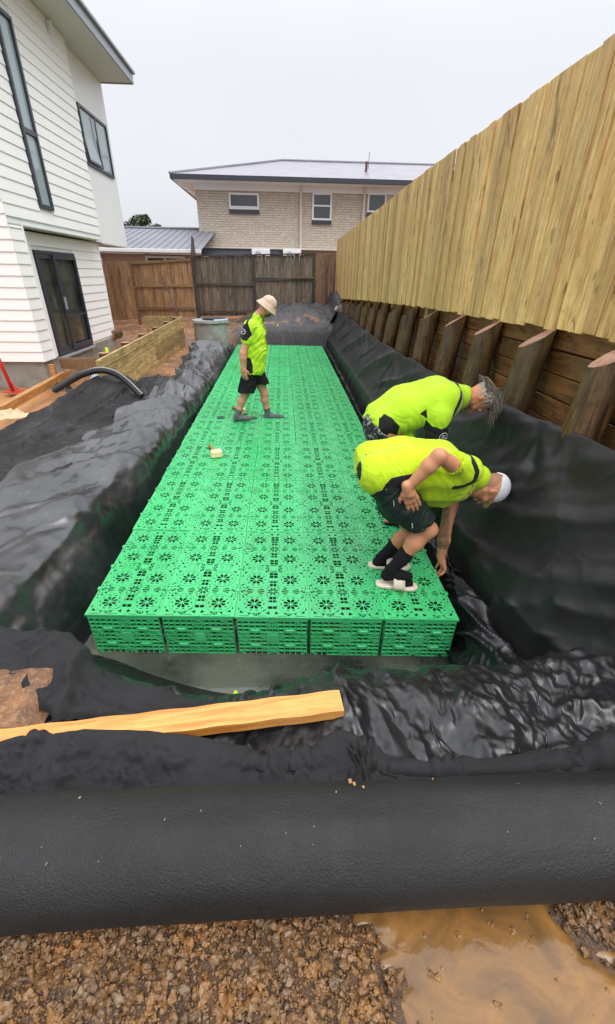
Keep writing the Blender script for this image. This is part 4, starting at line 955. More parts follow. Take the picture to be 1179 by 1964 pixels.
# matt piece, left, behind the plank, with a rolled fold
rows = []
for x, ya, yb, h in ((-2.2,1.34,1.74,-.03), (-1.75,1.34,1.72,-.03), (-1.35,1.33,1.66,-.02), (-1.16,1.31,1.63,-.01), (-1.0,1.20,1.53,-.03), (-.8,1.16,1.43,-.04), (-.55,1.13,1.34,-.05), (-.3,1.12,1.28,-.05), (-.12,1.14,1.22,-.05)):
    rows.append([(x, yb+.02, -.16), (x-.01, yb-.02, -.03+h), (x, lerp(yb, ya, .3), .0+h), (x, lerp(yb, ya, .65), -.01+h*.6), (x, ya+.03, -.0), (x, ya, -.03)])
def disp_b(x, y, u, v, z):
    f = .04*crease(x*2.2+1, y*2.0, .8, 1.5)*sstep(-.7, -1.1, x)+.02*crease(x*5+3, y*4, .8, 2) + .045*np.exp(-((x+1.02+.25*(y-1.5))/.035)**2)*sstep(.05,.3,u)
    return f + .012*fbm(x*4, y*4, 3) + .06*np.exp(-((u-.12)/.09)**2)*sstep(-.9,-1.1,x)
o = drape('geotextile_sheet', rows, 110, 260, disp_b, M['geo'], edge=.02)
label(o, 'matt charcoal geotextile piece with a standing fold, behind the left half of the plank', 'geotextile sheet')
# earth showing at the left edge between the two matt pieces
g = G(); gx = np.linspace(-2.2, -1.02, 40); gy = np.linspace(1.08, 1.46, 24); XX, YY = np.meshgrid(gx, gy)
ZZ = .005+.010*fbm(XX*5, YY*5, 4)+.008*fbm(XX*18, YY*18, 3)-.10*sstep(.75, 1, np.abs((YY-1.27)/.19))-.06*sstep(-1.10, -1.03, XX)
I = np.arange(40*24).reshape(24, 40)
me = mesh('earth_mound', np.stack([XX, YY, ZZ], -1).reshape(-1, 3), np.stack([I[:-1,:-1], I[:-1,1:], I[1:,1:], I[1:,:-1]], -1).reshape(-1, 4), [M['earth']], True)
link('soil_mound', me, kind='structure')
_r = random.Random(9); TW = []
for i in range(44):
    xx, yy = _r.uniform(-1.3, 1.3), _r.uniform(.80, .98); an = radians(_r.gauss(20, 30)); L_ = _r.uniform(.12, .4)
    TW.append(((xx, yy), (xx+L_*cos(an), yy+L_*sin(an)*.5), _r.uniform(.016, .04), _r.uniform(.014, .030)))
# matt strip between plank and roll, its edge pushed up over the plank
rows = []
for x, yb, z1, z2 in ((-2.2,.97,.0,.01), (-1.3,.98,.015,.015), (-1.0,1.03,.05,.03), (-.75,1.04,.05,.03), (-.5,1.03,.04,.025), (-.28,1.0,.02,.015), (-.08,.96,-.01,.0), (.08,.965,.0,.0), (.19,1.0,.06,.025), (.27,.975,.035,.015), (.40,.92,.0,.02), (.6,.90,-.0,.02), (.9,.90,.01,.02), (1.2,.92,.04,.03), (1.9,.95,.10,.05)):
    rows.append([(x, yb-.004, z1-.035), (x, yb, z1), (x, yb-.035, z2+.012), (x, .90 if yb > .93 else .87, z2*.5), (x, .81, .01), (x, .72, -.03)])
o = drape('geotextile_sheet', rows, 46, 300, lambda x, y, u, v, z: .012*np.abs(pn(x*9, y*7)), M['geo'], form=lambda x, y, u, v, z: .014*crease(x*2.2, y*4, .8, 1.6)+.016*facets(x*.8+y*.9, y*1.6, 4, 5, 3, .5)+tents(x, y, TW), sim=(.07, .08, 90, .08, None), sub=1)
label(o, 'matt geotextile strip between the plank and the big roll, edge pushed up over the plank', 'geotextile sheet')
# ------------------------------------------------------------------ the big roll in front
t = thing('geotextile_roll', 'big charcoal roll of geotextile lying across the muddy gravel in front', 'geotextile roll', (0, .634, .100))
nu_, nv_ = 96, 240; th = np.linspace(0, 2*pi, nu_, endpoint=False); xx = np.linspace(-2.1, 2.1, nv_)
TH, XXr = np.meshgrid(th, xx)
Rr = .158 + .008*pn(XXr*1.1, np.cos(TH)*1.5)+.004*pn(XXr*2.6+4, TH*1.1)+.0025*pn(XXr*4, TH*2)+.0012*fbm(XXr*26, np.sin(TH)*9+np.cos(TH)*7, 3)
lapm = np.exp(-(((TH-4.35+.12*pn(XXr*1.3, 0*XXr))) /.05)**2); Rr = Rr + .010*np.where(TH > 4.35+.12*pn(XXr*1.3, 0*XXr), np.exp(-(TH-4.35)/.35), 0)
Pt = np.stack([XXr, np.cos(TH)*Rr, np.maximum(np.sin(TH)*Rr, -.152)+.006*pn(XXr*.8, 0*XXr)], -1)
I = np.arange(nu_*nv_).reshape(nv_, nu_); J = np.roll(I, -1, axis=1)
Fr = np.stack([I[:-1], J[:-1], J[1:], I[1:]], -1).reshape(-1, 4)
M['rollfab'] = fabric('roll_geotextile', (.005,.005,.0055), (.009,.0088,.009), .66, .50, 150, 1.7, dust_sheen=(srgb(96,78,60), .66, .4), spec=.5)
link('rolled_sheet', mesh('rolled_sheet', Pt.reshape(-1, 3), Fr[:, ::-1], [M['rollfab']], True), t)
for sx_ in (-1, 1):     # spiral ends
    g = G(); sp = [(sx_*2.10, cos(a)*(.157-.006*a), sin(a)*(.157-.006*a)) for a in np.linspace(0, 20, 160)]
    g.tube(sp, .0028, 4); g.obj('spiral_end', M['rollfab'], t)
    G().tube([(sx_*2.0, 0, 0), (sx_*2.095, 0, 0)], .15, 40).obj('end_face', M['black_rubber'], t)
# mud smears and straw bits on the roll and sheets
M['mudbit'] = simple('dried_mud', srgb(150,112,76), .8); M['chip'] = simple('straw_chip', srgb(150,116,78), .7)
# ------------------------------------------------------------------ plank
a = math.atan2(.130, 1.33); Lp = 1.85
t = thing('timber_plank', 'orange sawn timber plank lying on the black sheets before the crates', 'plank', (.222, 1.164, .025), (radians(1.0), radians(0.0), a))
g = G(); n = 40; vs = []
for i in range(n+1):
    x = -Lp*i/n; wv = .0015*math.sin(i*1.3)
    for (yy, zz) in ((-.05, -.024), (.05, -.024), (.05, .024+wv), (-.05, .024+wv)): vs.append((x, yy+wv, zz))
fs = [(4*i+k, 4*i+(k+1) % 4, 4*i+4+(k+1) % 4, 4*i+4+k) for i in range(n) for k in range(4)]+[(3,2,1,0), (4*n, 4*n+1, 4*n+2, 4*n+3)]
g.add(vs, fs); g.obj('board', M['plank'], t, bevel=.0)
# ------------------------------------------------------------------ water in the near end of the pit
m = Mat('murky_pit_water', (.045,.05,.04), .06, .5); v = m.coord((1,1,1), rnd=False)
m.color(m.mix(m.ramp(m.noise(v, 1.6, 4), [(.38, 0), (.62, 1)]), (.016,.018,.016), (.085,.09,.07))); m.bump(m.noise(v, 16, 3), .12, .004); m.bump(m.noise(v, 60, 2), .1, .001); M['water'] = m
gx = np.linspace(-1.7, 1.75, 60); gy = np.linspace(1.2, 2.6, 30); XX, YY = np.meshgrid(gx, gy); I = np.arange(1800).reshape(30, 60)
link('pit_water', mesh('pit_water', np.stack([XX, YY, -.705+.0008*fbm(XX*14, YY*14, 2)], -1).reshape(-1, 3), np.stack([I[:-1,:-1], I[:-1,1:], I[1:,1:], I[1:,:-1]], -1).reshape(-1, 4), [M['water']], True), kind='structure')
M['hiv'] = simple('yellow_marker_paint', (.62,.85,.05), .5)
t = thing('marker_tag', 'bright yellow-green marker tag at the water edge behind the plank', 'marker', (-.325, 1.74, -.70))
G().prism([(-.014,0), (.014,0), (.019,.03), (.011,.062), (-.008,.065), (-.017,.035)], 1, -.002, .002).obj('tag', M['hiv'], t, rot=(radians(-35), 0, 0))
# ------------------------------------------------------------------ gravel, mud and puddle underfoot
def rock(r, n=1):
    bm = bmesh.new(); bmesh.ops.create_icosphere(bm, subdivisions=n, radius=1)
    ax3 = r.uniform(.55, 1.15, 3)
    for v in bm.verts:
        d = v.co.normalized(); q = 1+.22*math.sin(d.x*5.1+r.random()*.4+ax3[0]*9)+.16*math.sin(d.y*6.3+ax3[1]*20)
        v.co = Vector((d.x*ax3[0], d.y*ax3[1], d.z*ax3[2]*.8))*q
        for k in range(3):      # flat broken facets
            nrm = Vector((math.sin(k*2.1+ax3[0]*31), math.cos(k*3.7+ax3[1]*17), math.sin(k*1.3+ax3[2]*23))).normalized(); dd = v.co.dot(nrm)
            if dd > .55: v.co -= nrm*(dd-.55)
    vs = np.array([v.co[:] for v in bm.verts]); fs = np.array([[q.index for q in f.verts] for f in bm.faces]); bm.free(); return vs, fs
r = np.random.default_rng(11); shapes = [rock(r, 2) for _ in range(16)]
def scatter(name, n, xr, yr, sr, keep, matf, zf, lim=None):
    vs, fs, off, tone = [], [], 0, []
    for i in range(n):
        x, y = r.uniform(*xr), r.uniform(*yr)
        if not keep(x, y, r): continue
        s_ = sr[0]*(sr[1]/sr[0])**(r.random()**2.6); sv, sf = shapes[r.integers(16)]
        a, b = r.uniform(0, 2*pi), r.uniform(-.5, .5); ca, sa = cos(a), sin(a)
        R3 = np.array([[ca,-sa,0],[sa,ca,0],[0,0,1]]) @ np.array([[1,0,0],[0,cos(b),-sin(b)],[0,sin(b),cos(b)]])
        P_ = (sv*s_) @ R3.T + np.array([x, y, zf(x, y)+s_*r.uniform(-.45,.15)]); vs.append(P_); fs.append(sf+off); off += len(sv)
        tone.append(np.full(len(sv), r.random()))
    me = mesh(name, np.concatenate(vs), np.concatenate(fs), [matf]); fattr(me, 'tone', np.concatenate(tone)); return me
m = Mat('wet_gravel', (.2,.15,.1), .35); v = m.coord((1,1,1), rnd=False); at = m.attr('tone')
c = m.ramp(at.outputs['Fac'], [(0, srgb(60,44,30)), (.3, srgb(104,76,46)), (.5, srgb(88,74,60)), (.8, srgb(128,94,56)), (1, srgb(124,110,92))])
c = m.mix(m.ramp(m.noise(v, 60, 5, .7), [(.35, .75), (.62, 0)]), c, srgb(112,80,46)); c = m.mix(m.ramp(m.noise(v, 7, 4), [(.42, 0), (.62, .7)]), c, srgb(142,98,52))
m.color(c); m.rough(m.ramp(m.noise(v, 25, 4), [(.35, .10), (.65, .45)])); m.bump(m.noise(v, 120, 5, .7), .7, .003); M['gravel'] = m
GZ = lambda x, y: float(T(x, y))+.004
GZ0 = -.045
me = scatter('gravel', 21000, (-1.15, 1.35), (.10, .58), (.003, .0185), lambda x, y, r: (puddle(x, y) < -.01 or r.random() < .06*np.exp(-puddle(x, y)*9)+.012) , M['gravel'], lambda x, y: GZ(x, y)+.004)
link('gravel', me, kind='stuff')
me = scatter('gravel', 900, (-5, 3), (-3, -.0), (.006, .03), lambda x, y, r: True, M['gravel'], lambda x, y: GZ(x, y)); link('gravel', me, kind='stuff')
m = Mat('muddy_puddle_water', srgb(150,110,62), .12, .5); v = m.coord((1,1,1), rnd=False)
m.color(m.mix(m.ramp(m.noise(v, 5, 5, .6, 1.2), [(.35, 0), (.7, 1)]), srgb(92,68,42), srgb(146,104,54))); m.bump(m.noise(v, 9, 4, .6, 1.5), .35, .008); M['puddle'] = m
gx = np.linspace(-.3, 1.6, 160); gy = np.linspace(.0, .66, 80); XX, YY = np.meshgrid(gx, gy); pd = puddle(XX, YY)
ZZ = -.062 + .012*np.tanh(pd*14) + .0010*fbm(XX*10, YY*10, 3)
I = np.arange(160*80).reshape(80, 160)
link('puddle', mesh('puddle', np.stack([XX, YY, ZZ], -1).reshape(-1, 3), np.stack([I[:-1,:-1], I[:-1,1:], I[1:,1:], I[1:,:-1]], -1).reshape(-1, 4), [M['puddle']], True), kind='structure')
# ------------------------------------------------------------------ things around the pit
def orient(p0, p1): d = Vector(p1)-Vector(p0); return d.to_track_quat('X', 'Z').to_euler(), d.length
def beam(name, lab, p0, p1, w_, h_, mat, cat='timber'):
    rot, L = orient(p0, p1); t = thing(name, lab, cat, p0, rot); G().b2((0,-w_/2,-h_/2), (L,w_/2,h_/2)).obj('board', mat, t, bevel=.004); return t
M['newbeam'] = wood('fresh_beam', srgb(198,148,88), srgb(150,98,50), .4, .5, 1, 0, .1)
beam('timber_beam', 'long orange timber beam lying on the soil in front of the white house', (-4.15, 6.35, -.19), (-4.32, 9.0, -.17), .10, .12, M['newbeam'])
beam('timber_beam', 'dark timber board on edge joining the house corner to the planter wall', (-4.40, 8.95, .02), (-2.93, 7.05, .33), .045, .20, M['sleeper'])
t = thing('timber_stake', 'short upright timber peg at the corner of the house footing', 'peg', (-4.42, 8.62, -.45)); G().b2((-.045,-.03,0), (.045,.03,.50)).obj('stake', M['newbeam'], t, bevel=.003)
t = thing('acrow_prop', 'red steel prop foot standing by the house footing at the left edge', 'prop', (-5.05, 8.25, -.38))
M['red'] = simple('red_paint', (.50,.02,.02), .4)
G().box((0,0,.006), (.28,.18,.012)).obj('base_plate', M['red'], t); G().tube([(0,0,.01), (-.18,.05,1.1)], .032, 12).obj('tube', M['red'], t, smooth=True)
G().tube([(.10,0,.012), (-.05,0.01,.28)], .012, 6).obj('gusset', M['red'], t)
# ribbed drain hose arching out of the sheet
t = thing('drain_hose', 'black ribbed drainage hose arching from the soil under the sheet', 'hose', (-3.85, 7.95, -.3))
pts = [Vector(p) for p in ((-3.642, 7.0, -0.048), (-3.46, 6.95, 0.045), (-3.271, 6.9, 0.144), (-3.073, 6.85, 0.233), (-2.807, 6.8, 0.298), (-2.566, 6.75, 0.263), (-2.362, 6.65, 0.155), (-2.14, 6.5, -0.017))]
PT = np.array([p[:] for p in pts]); hp = hermite(np.arange(8.), PT, np.linspace(0, 7, 190)); hp = [Vector(p)-Vector(t.location) for p in hp]
G().tube(hp, [.052 if i % 4 < 2 else .045 for i in range(190)], 14).obj('hose', M['black_rubber'], t)
M['greyline'] = simple('hose_stripe', srgb(176,180,170), .5)
G().tube([p+Vector((.02,-.03,.045)) for p in hp], .006, 4).obj('stripe', M['greyline'], t)
# crumpled packaging
def crumple(name, lab, cat, loc, sx, sy, h, mat, seed, rot=0):
    t = thing(name, lab, cat, loc, (0, 0, rot)); n = 26; u = np.linspace(-1, 1, n); A, B = np.meshgrid(u, u)
    rr_ = 1+.35*pn(np.arctan2(B, A)*1.3+seed, A*0); Z_ = h*(crease(A*1.6+seed, B*1.6, .8, 1.2)+.25)*sstep(1.15, .6, np.hypot(A, B))
    I = np.arange(n*n).reshape(n, n); P_ = np.stack([A*sx*rr_, B*sy*rr_, Z_], -1).reshape(-1, 3)
    link('sheet', mesh('sheet', P_, np.stack([I[:-1,:-1], I[:-1,1:], I[1:,1:], I[1:,:-1]], -1).reshape(-1, 4), [mat], True), t); return t
M['paper'] = simple('wet_cardboard', srgb(212,186,148), .7, None, (5,.3)); M['poly'] = simple('milky_plastic', srgb(206,206,204), .35, None, (6,.3)); M['sack'] = simple('dark_plastic_bag', (.02,.02,.022), .35)
crumple('cardboard_scrap', 'torn tan cardboard scrap on the soil below the hose', 'cardboard', (-3.25, 7.45, -.26), .16, .12, .10, M['paper'], 2, .4)
crumple('plastic_bag', 'crumpled white plastic bag behind the hose arch', 'plastic bag', (-3.55, 8.55, -.24), .18, .14, .18, M['poly'], 5)
crumple('plastic_bag', 'black plastic bag at the buried end of the hose', 'plastic bag', (-4.0, 7.95, -.28), .14, .10, .12, M['sack'], 7)
crumple('cloth_scrap', 'pale crumpled cloth scraps at the left frame edge below the beam', 'cloth scrap', (-4.0, 6.15, -.24), .30, .14, .08, M['paper'], 9, .8)
crumple('plastic_bag', 'grey plastic wrap stuffed at the far end of the retaining wall', 'plastic bag', (1.68, 15.0, .64), .08, .08, .10, M['paper'], 12)
t = thing('paper_sack', 'empty white paper sack lying at the edge of the sand mound', 'sack', (1.15, 15.6, .30)); g = G()
g.add([(-.45,-.06,.02), (-.2,-.10,.06), (.25,-.02,.14), (.42,.12,.20), (.2,.16,.16), (-.2,.04,.08)], [(0,1,2,3,4,5)]); g.add([(-.45,-.06,-.0), (-.2,-.10,.0), (.25,-.02,.05), (.42,.12,.1), (.2,.16,.06), (-.2,.04,.0)], [(5,4,3,2,1,0)])
g.obj('sack', M['poly'], t)
# manhole
mh = thing('manhole_riser', 'round precast concrete manhole riser with black lid by the far left crates', 'manhole', (-2.05, 12.9, -.25))
g = G(); n = 40
for (ra, rb, za, zb) in ((.46,.46,0,.68),): g.tube([(0,0,za), (0,0,zb)], ra, n)
g.obj('riser', M['concrete_pipe'], mh, smooth=False)
G().tube([(0,0,.682), (0,0,.74)], [.50,.49], n).obj('rim', M['concrete_pipe'], mh); G().tube([(.12,.05,.742), (.12,.05,.785)], .33, n).obj('lid', M['black_rubber'], mh)
M['bluewrap'] = simple('pale_blue_plastic', srgb(166,184,206), .4)
G().tube([(.46*cos(a), .46*sin(a), .75) for a in np.linspace(-1.2, .6, 14)], .03, 8).obj('wrap', M['bluewrap'], mh)
# logs behind the planter
def log(lab, loc, rot, L, R_, grp='cut pole offcuts behind the planter wall'):
    t = thing('log', lab, 'log', loc, rot, grp); G().tube([(0,0,0), (L,0,0)], [R_, R_*.96], 16).obj('shaft', M['pole'], t, smooth=False)
    G().tube([(-.004,0,0), (-.001,0,0)], R_*.97, 16).obj('cut_end', M['polecut'], t); return t
log('short brown log end-on behind the planter, nearest the brown fence', (-4.95, 13.2, .02), (0, 0, radians(80)), .5, .14)
log('fat brown log lying beside the planter posts', (-3.9, 11.1, -.02), (0, 0, radians(25)), .8, .13)
log('half-buried log touching the planter near its far end', (-3.7, 12.3, .04), (0, 0, radians(-10)), .45, .12)
t = thing('steel_bar', 'thin dark steel bar leaning against the orange-brown fence', 'bar', (-3.55, 16.2, .1)); G().tube([(0,0,0), (-.75,1.15,1.35)], .018, 6).obj('bar', M['black_rubber'], t)
t = thing('marker_stake', 'slim stake with yellow-green painted top behind the far crates', 'marker', (-.22, 14.3, -.15)); G().b2((-.02,-.012,0), (.02,.012,.42)).obj('stake', M['hiv'], t)
t = thing('paint_can', 'yellow and white spray can standing on the house footing ledge', 'spray can', (-3.62, 9.35, -.05))
G().tube([(0,0,0), (0,0,.20)], .038, 14).obj('can', M['white_plastic'], t, smooth=False); G().tube([(0,0,.201), (0,0,.30)], [.036, .03], 14).obj('cap', M['hiv'], t)
beam('timber_offcut', 'small pale timber offcut leaning by the spray can', (-3.35, 8.75, -.22), (-3.22, 8.95, .18), .05, .03, M['newbeam'])
# mallets on the crates
def mallet(lab, p, ang, head=True):
    t = thing('mallet', lab, 'mallet', p, (0, 0, ang), 'wooden-handled mallets on the crates')
    G().tube([(0,0,.055), (.16,0,.045), (.34,0,.018)], [.016,.020,.022], 10).obj('handle', M['newbeam'], t, smooth=True)
    G().box((-.015,0,.046), (.085,.135,.088)).obj('head', M['rubberhead'], t, bevel=.012); return t
M['rubberhead'] = simple('cream_rubber', srgb(232,214,160), .55)
mallet('mallet with cream head and wooden handle lying on the left crates', (-.84, 4.86, ctop(4.86)), radians(112))
mallet('mallet mostly hidden behind the heel of the walking man', (-.69, 6.62, ctop(6.62)), radians(120))
# weeds along the dark fence
leaf_cloud('weed_clump', 'small bright green weed at the foot of the reddish fence', 'weed', (.9, 17.1, .62), [(0,0,0,.16,.08,.20), (.1,0,.1,.1,.05,.1)], 160, .035, [M['leaf']], None, 8)
# twigs, straw and mud crumbs on the sheets
g = G(); r2 = random.Random(4)
for i in range(16):
    x, y = r2.uniform(-1.0, 1.1), r2.uniform(.54, .70); a_ = r2.uniform(0, 6); L = r2.uniform(.002, .008); z = .100+math.sqrt(max(0, .161**2-(y-.634)**2))+.001
    g.box((x, y, z), (L, .002, .0015), Matrix.Rotation(a_, 3, 'Z'))
g.obj('straw_debris', M['chip'], None, kind='stuff')
g = G()
for (x, y, s_) in ((.20,.80,.012), (.215,.79,.006), (.19,.745,.010), (.20,.73,.008), (.225,.715,.006), (.14,.70,.004), (-.62,.72,.005), (.45,.74,.004), (.7,.70,.005), (-.3,.93,.007)):
    z = .100+math.sqrt(max(0, .163**2-(y-.634)**2)) if y < .79 else (.015 if y > .9 else .055)
    g.box((x, y, z), (s_*1.3, s_, s_*.5), Matrix.Rotation(x*9, 3, 'Z'))
g.obj('mud_crumbs', M['mudbit'], None, kind='stuff')
# ------------------------------------------------------------------ people
import openvdb
class Body:
    """organic surface grown from smoothly joined round cones and ellipsoids"""
    def __init__(s, lo, hi, vox):
        s.lo = np.array(lo, float); s.vox = vox; s.n = np.ceil((np.array(hi)-s.lo)/vox).astype(int)+1
        s.D = np.full(s.n, .15, np.float32)
        s.ax = [s.lo[i]+vox*np.arange(s.n[i]) for i in range(3)]
    def _sub(s, lo, hi):
        sl = []
        for i in range(3):
            a = int(max(0, math.floor((lo[i]-s.lo[i])/s.vox))); b = int(min(s.n[i], math.ceil((hi[i]-s.lo[i])/s.vox)+1)); sl.append(slice(a, max(a+1, b)))
        x, y, z = (s.ax[i][sl[i]].astype(np.float32) for i in range(3))
        return tuple(sl), x[:,None,None], y[None,:,None], z[None,None,:]
    def _join(s, sl, d, k, sub=False):
        o = s.D[sl]
        if sub: d = -d; h = np.clip(.5-.5*(d-o)/k, 0, 1) ; s.D[sl] = o*h+d*(1-h)+k*h*(1-h); return
        h = np.clip(.5+.5*(d-o)/k, 0, 1); s.D[sl] = d*(1-h)+o*h-k*h*(1-h)
    def cone(s, a, b, ra, rb=None, k=.02, sub=False):
        rb = ra if rb is None else rb; a = np.array(a, float); b = np.array(b, float); m = max(ra, rb)+.07+k
        sl, x, y, z = s._sub(np.minimum(a, b)-m, np.maximum(a, b)+m); d = b-a; L2 = max(d@d, 1e-9)
        t = np.clip(((x-a[0])*d[0]+(y-a[1])*d[1]+(z-a[2])*d[2])/L2, 0, 1)
        dd = np.sqrt((x-a[0]-t*d[0])**2+(y-a[1]-t*d[1])**2+(z-a[2]-t*d[2])**2)-(ra+(rb-ra)*t)
        s._join(sl, dd.astype(np.float32), k, sub); return s
    def chain(s, pts, rs, k=.02):
        for i in range(len(pts)-1): s.cone(pts[i], pts[i+1], rs[i], rs[i+1], k)
        return s
    def ell(s, c, r, fr=None, k=.02, sub=False):
        c = np.array(c, float); r = np.array(r, float); m = r.max()+.07+k; sl, x, y, z = s._sub(c-m, c+m); x, y, z = x-c[0], y-c[1], z-c[2]
        if fr is not None: F_ = np.array(fr, float); x, y, z = (F_[i][0]*x+F_[i][1]*y+F_[i][2]*z for i in range(3))
        q = np.sqrt((x/r[0])**2+(y/r[1])**2+(z/r[2])**2); g_ = np.sqrt((x/r[0]**2)**2+(y/r[1]**2)**2+(z/r[2]**2)**2)+1e-6
        s._join(sl, (q*(q-1)/g_).astype(np.float32), k, sub); return s
    def cut(s, p, n, k=.004):
        """keep the side the normal n points away from"""
        n = np.array(n, float); n /= np.linalg.norm(n); p = np.array(p, float)
        x, y, z = s.ax[0][:,None,None], s.ax[1][None,:,None], s.ax[2][None,None,:]
        d = ((x-p[0])*n[0]+(y-p[1])*n[1]+(z-p[2])*n[2]).astype(np.float32); s.D = np.maximum(s.D, d); return s
    def cutbox(s, f):
        x, y, z = s.ax[0][:,None,None], s.ax[1][None,:,None], s.ax[2][None,None,:]; s.D = np.maximum(s.D, f(x, y, z).astype(np.float32)); return s
    def mesh(s, name, mat, disp=None, origin=(0,0,0), attrs=(), smooth=0):
        gr = openvdb.FloatGrid(.15); A = np.clip(s.D, -.15, .15); A[[0,-1]] = .15; A[:, [0,-1]] = .15; A[:, :, [0,-1]] = .15
        gr.copyFromArray(A.astype(np.float32), tolerance=0)
        P, tr, qd = gr.convertToPolygons(isovalue=0.0, adaptivity=0.0); P = np.asarray(P)*s.vox+s.lo
        fs = [tuple(map(int, q[::-1])) for q in qd] + [tuple(map(int, q[::-1])) for q in tr]
        me = mesh(name, P, fs, [mat], True)
        if disp is not None:
            nn = np.zeros(len(P)*3); me.vertex_normals.foreach_get('vector', nn); nn = nn.reshape(-1, 3); P = P+nn*disp(P, nn)[:, None]
        for nm, fn in attrs: fattr(me, nm, fn(P))
        me.vertices.foreach_set('co', (P-np.array(origin)).ravel()); me.update(); s.P = P; return me
def pdist(P, line, ax=(0, 2)):
    """distance in the side view from a polyline"""
    q = P[:, list(ax)]; best = np.full(len(P), 9.)
    for a, b in zip(line[:-1], line[1:]):
        a, b = np.array(a)[list(ax)], np.array(b)[list(ax)]; d = b-a; t = np.clip(((q-a)@d)/(d@d+1e-12), 0, 1)
        best = np.minimum(best, np.linalg.norm(q-a-t[:, None]*d, axis=1))
    return best
def pin(P, poly, ax=(0, 2)):
    """signed distance (positive inside) to a side-view polygon"""
    q = P[:, list(ax)]; pl_ = [np.array(p)[list(ax)] for p in poly]; ins = np.zeros(len(P), bool)
    for a, b in zip(pl_, pl_[1:]+pl_[:1]):
        c = ((a[1] > q[:,1]) != (b[1] > q[:,1])); xi_ = (b[0]-a[0])*(q[:,1]-a[1])/(b[1]-a[1]+1e-12)+a[0]; ins ^= c & (q[:,0] < xi_)
    d = pdist(P, poly+[poly[0]], ax); return np.where(ins, d, -d)
def hand(B, wrist, tip, normal, spread=.35, curl=0.0, thumb=1, s=1.0, kk=.006, grip=False):
    """palm, four unequal fingers with two bends and a thumb from the side of the palm"""
    w_ = Vector(wrist); f = (Vector(tip)-w_).normalized(); nn = Vector(normal); nn = (nn-f*nn.dot(f)).normalized(); sd = f.cross(nn)*thumb
    B.cone(w_-f*.02, w_+f*.035*s, .026*s, .030*s, .015)
    for i, (o, Lp_, lf_) in enumerate(((.030, .088, .072), (.010, .092, .080), (-.011, .088, .074), (-.030, .080, .058))):
        kn = w_+(f*Lp_+sd*o)*s; B.cone(w_+f*.03*s+sd*o*.6*s, kn, .0155*s, .0125*s, .010)
        d = (f+sd*o*spread*12*.55).normalized(); p = kn; an = curl*.5; r_ = .0095*s
        for j, fr in enumerate((.46, .31, .25)):
            an += curl*(.6, .8, .6)[j]; dd = (d*cos(an)+nn*sin(an)).normalized(); q = p+dd*lf_*fr*s*1.05
            B.cone(p, q, r_, r_*.92, kk); p = q; r_ *= .93
    tb = w_+(f*.030+sd*.026)*s; d1 = (f*.75+sd*.75+nn*.15).normalized(); t1 = tb+d1*.040*s; d2 = (f*.95+sd*.28+nn*(.3+curl*.6)).normalized(); t2 = t1+d2*.030*s; t3 = t2+(d2+nn*curl*.5).normalized()*.022*s
    B.cone(w_+f*.015*s+sd*.012*s, tb, .018*s, .016*s, .012); B.cone(tb, t1, .0145*s, .0115*s, .01); B.cone(t1, t2, .0112*s, .010*s, kk); B.cone(t2, t3, .010*s, .0085*s, kk)
def headframe(fwd, up):
    f = Vector(fwd).normalized(); u = Vector(up); u = (u-f*u.dot(f)).normalized(); return f, u, u.cross(f)
def head(B, c, fwd, up, s=1.0):
    c = Vector(c); f, u, l = headframe(fwd, up); fr = [tuple(f), tuple(l), tuple(u)]
    P_ = lambda a, b, d: c+(f*a+l*b+u*d)*s
    B.ell(P_(-.005,0,.025), np.array((.098,.077,.100))*s, fr, .02)                 # skull
    B.ell(P_(.030,0,-.035), np.array((.062,.058,.075))*s, fr, .02)                  # face
    B.cone(P_(.045,0,-.092), P_(.062,0,-.100), .024*s, .019*s, .02)                 # chin
    for q in (-1, 1):
        B.cone(P_(.0,q*.052,-.060), P_(.050,q*.022,-.095), .017*s, .016*s, .018)    # jaw
        B.ell(P_(.088,q*.031,.006), np.array((.014,.017,.012))*s, fr, .010, sub=True)   # eye sockets
        B.ell(P_(.078,q*.031,.003), np.array((.013,.015,.011))*s, fr, .004)         # eyeballs
        B.cone(P_(.085,q*.046,.024), P_(.094,q*.014,.024), .009*s, .009*s, .010)    # brow
        B.ell(P_(.066,q*.044,-.028), np.array((.020,.020,.018))*s, fr, .02)         # cheek
        B.ell(P_(-.004,q*.078,-.008), np.array((.017,.007,.030))*s, fr, .006)       # ear
        B.ell(P_(.003,q*.086,-.006), np.array((.008,.005,.015))*s, fr, .004, sub=True)
        B.ell(P_(.100,q*.010,-.038), np.array((.010,.008,.008))*s, fr, .006)
    B.chain([P_(.092,0,.010), P_(.104,0,-.012), P_(.116,0,-.034)], [.007*s, .009*s, .0115*s], .010)   # nose
    B.cone(P_(.094,-.018,-.064), P_(.094,.018,-.064), .0075*s, .0075*s, .008); B.cone(P_(.091,-.015,-.076), P_(.091,.015,-.076), .008*s, .008*s, .008)
    B.cone(P_(.108,-.022,-.070), P_(.108,.022,-.070), .003*s, .003*s, .004, sub=True)
    return P_, fr
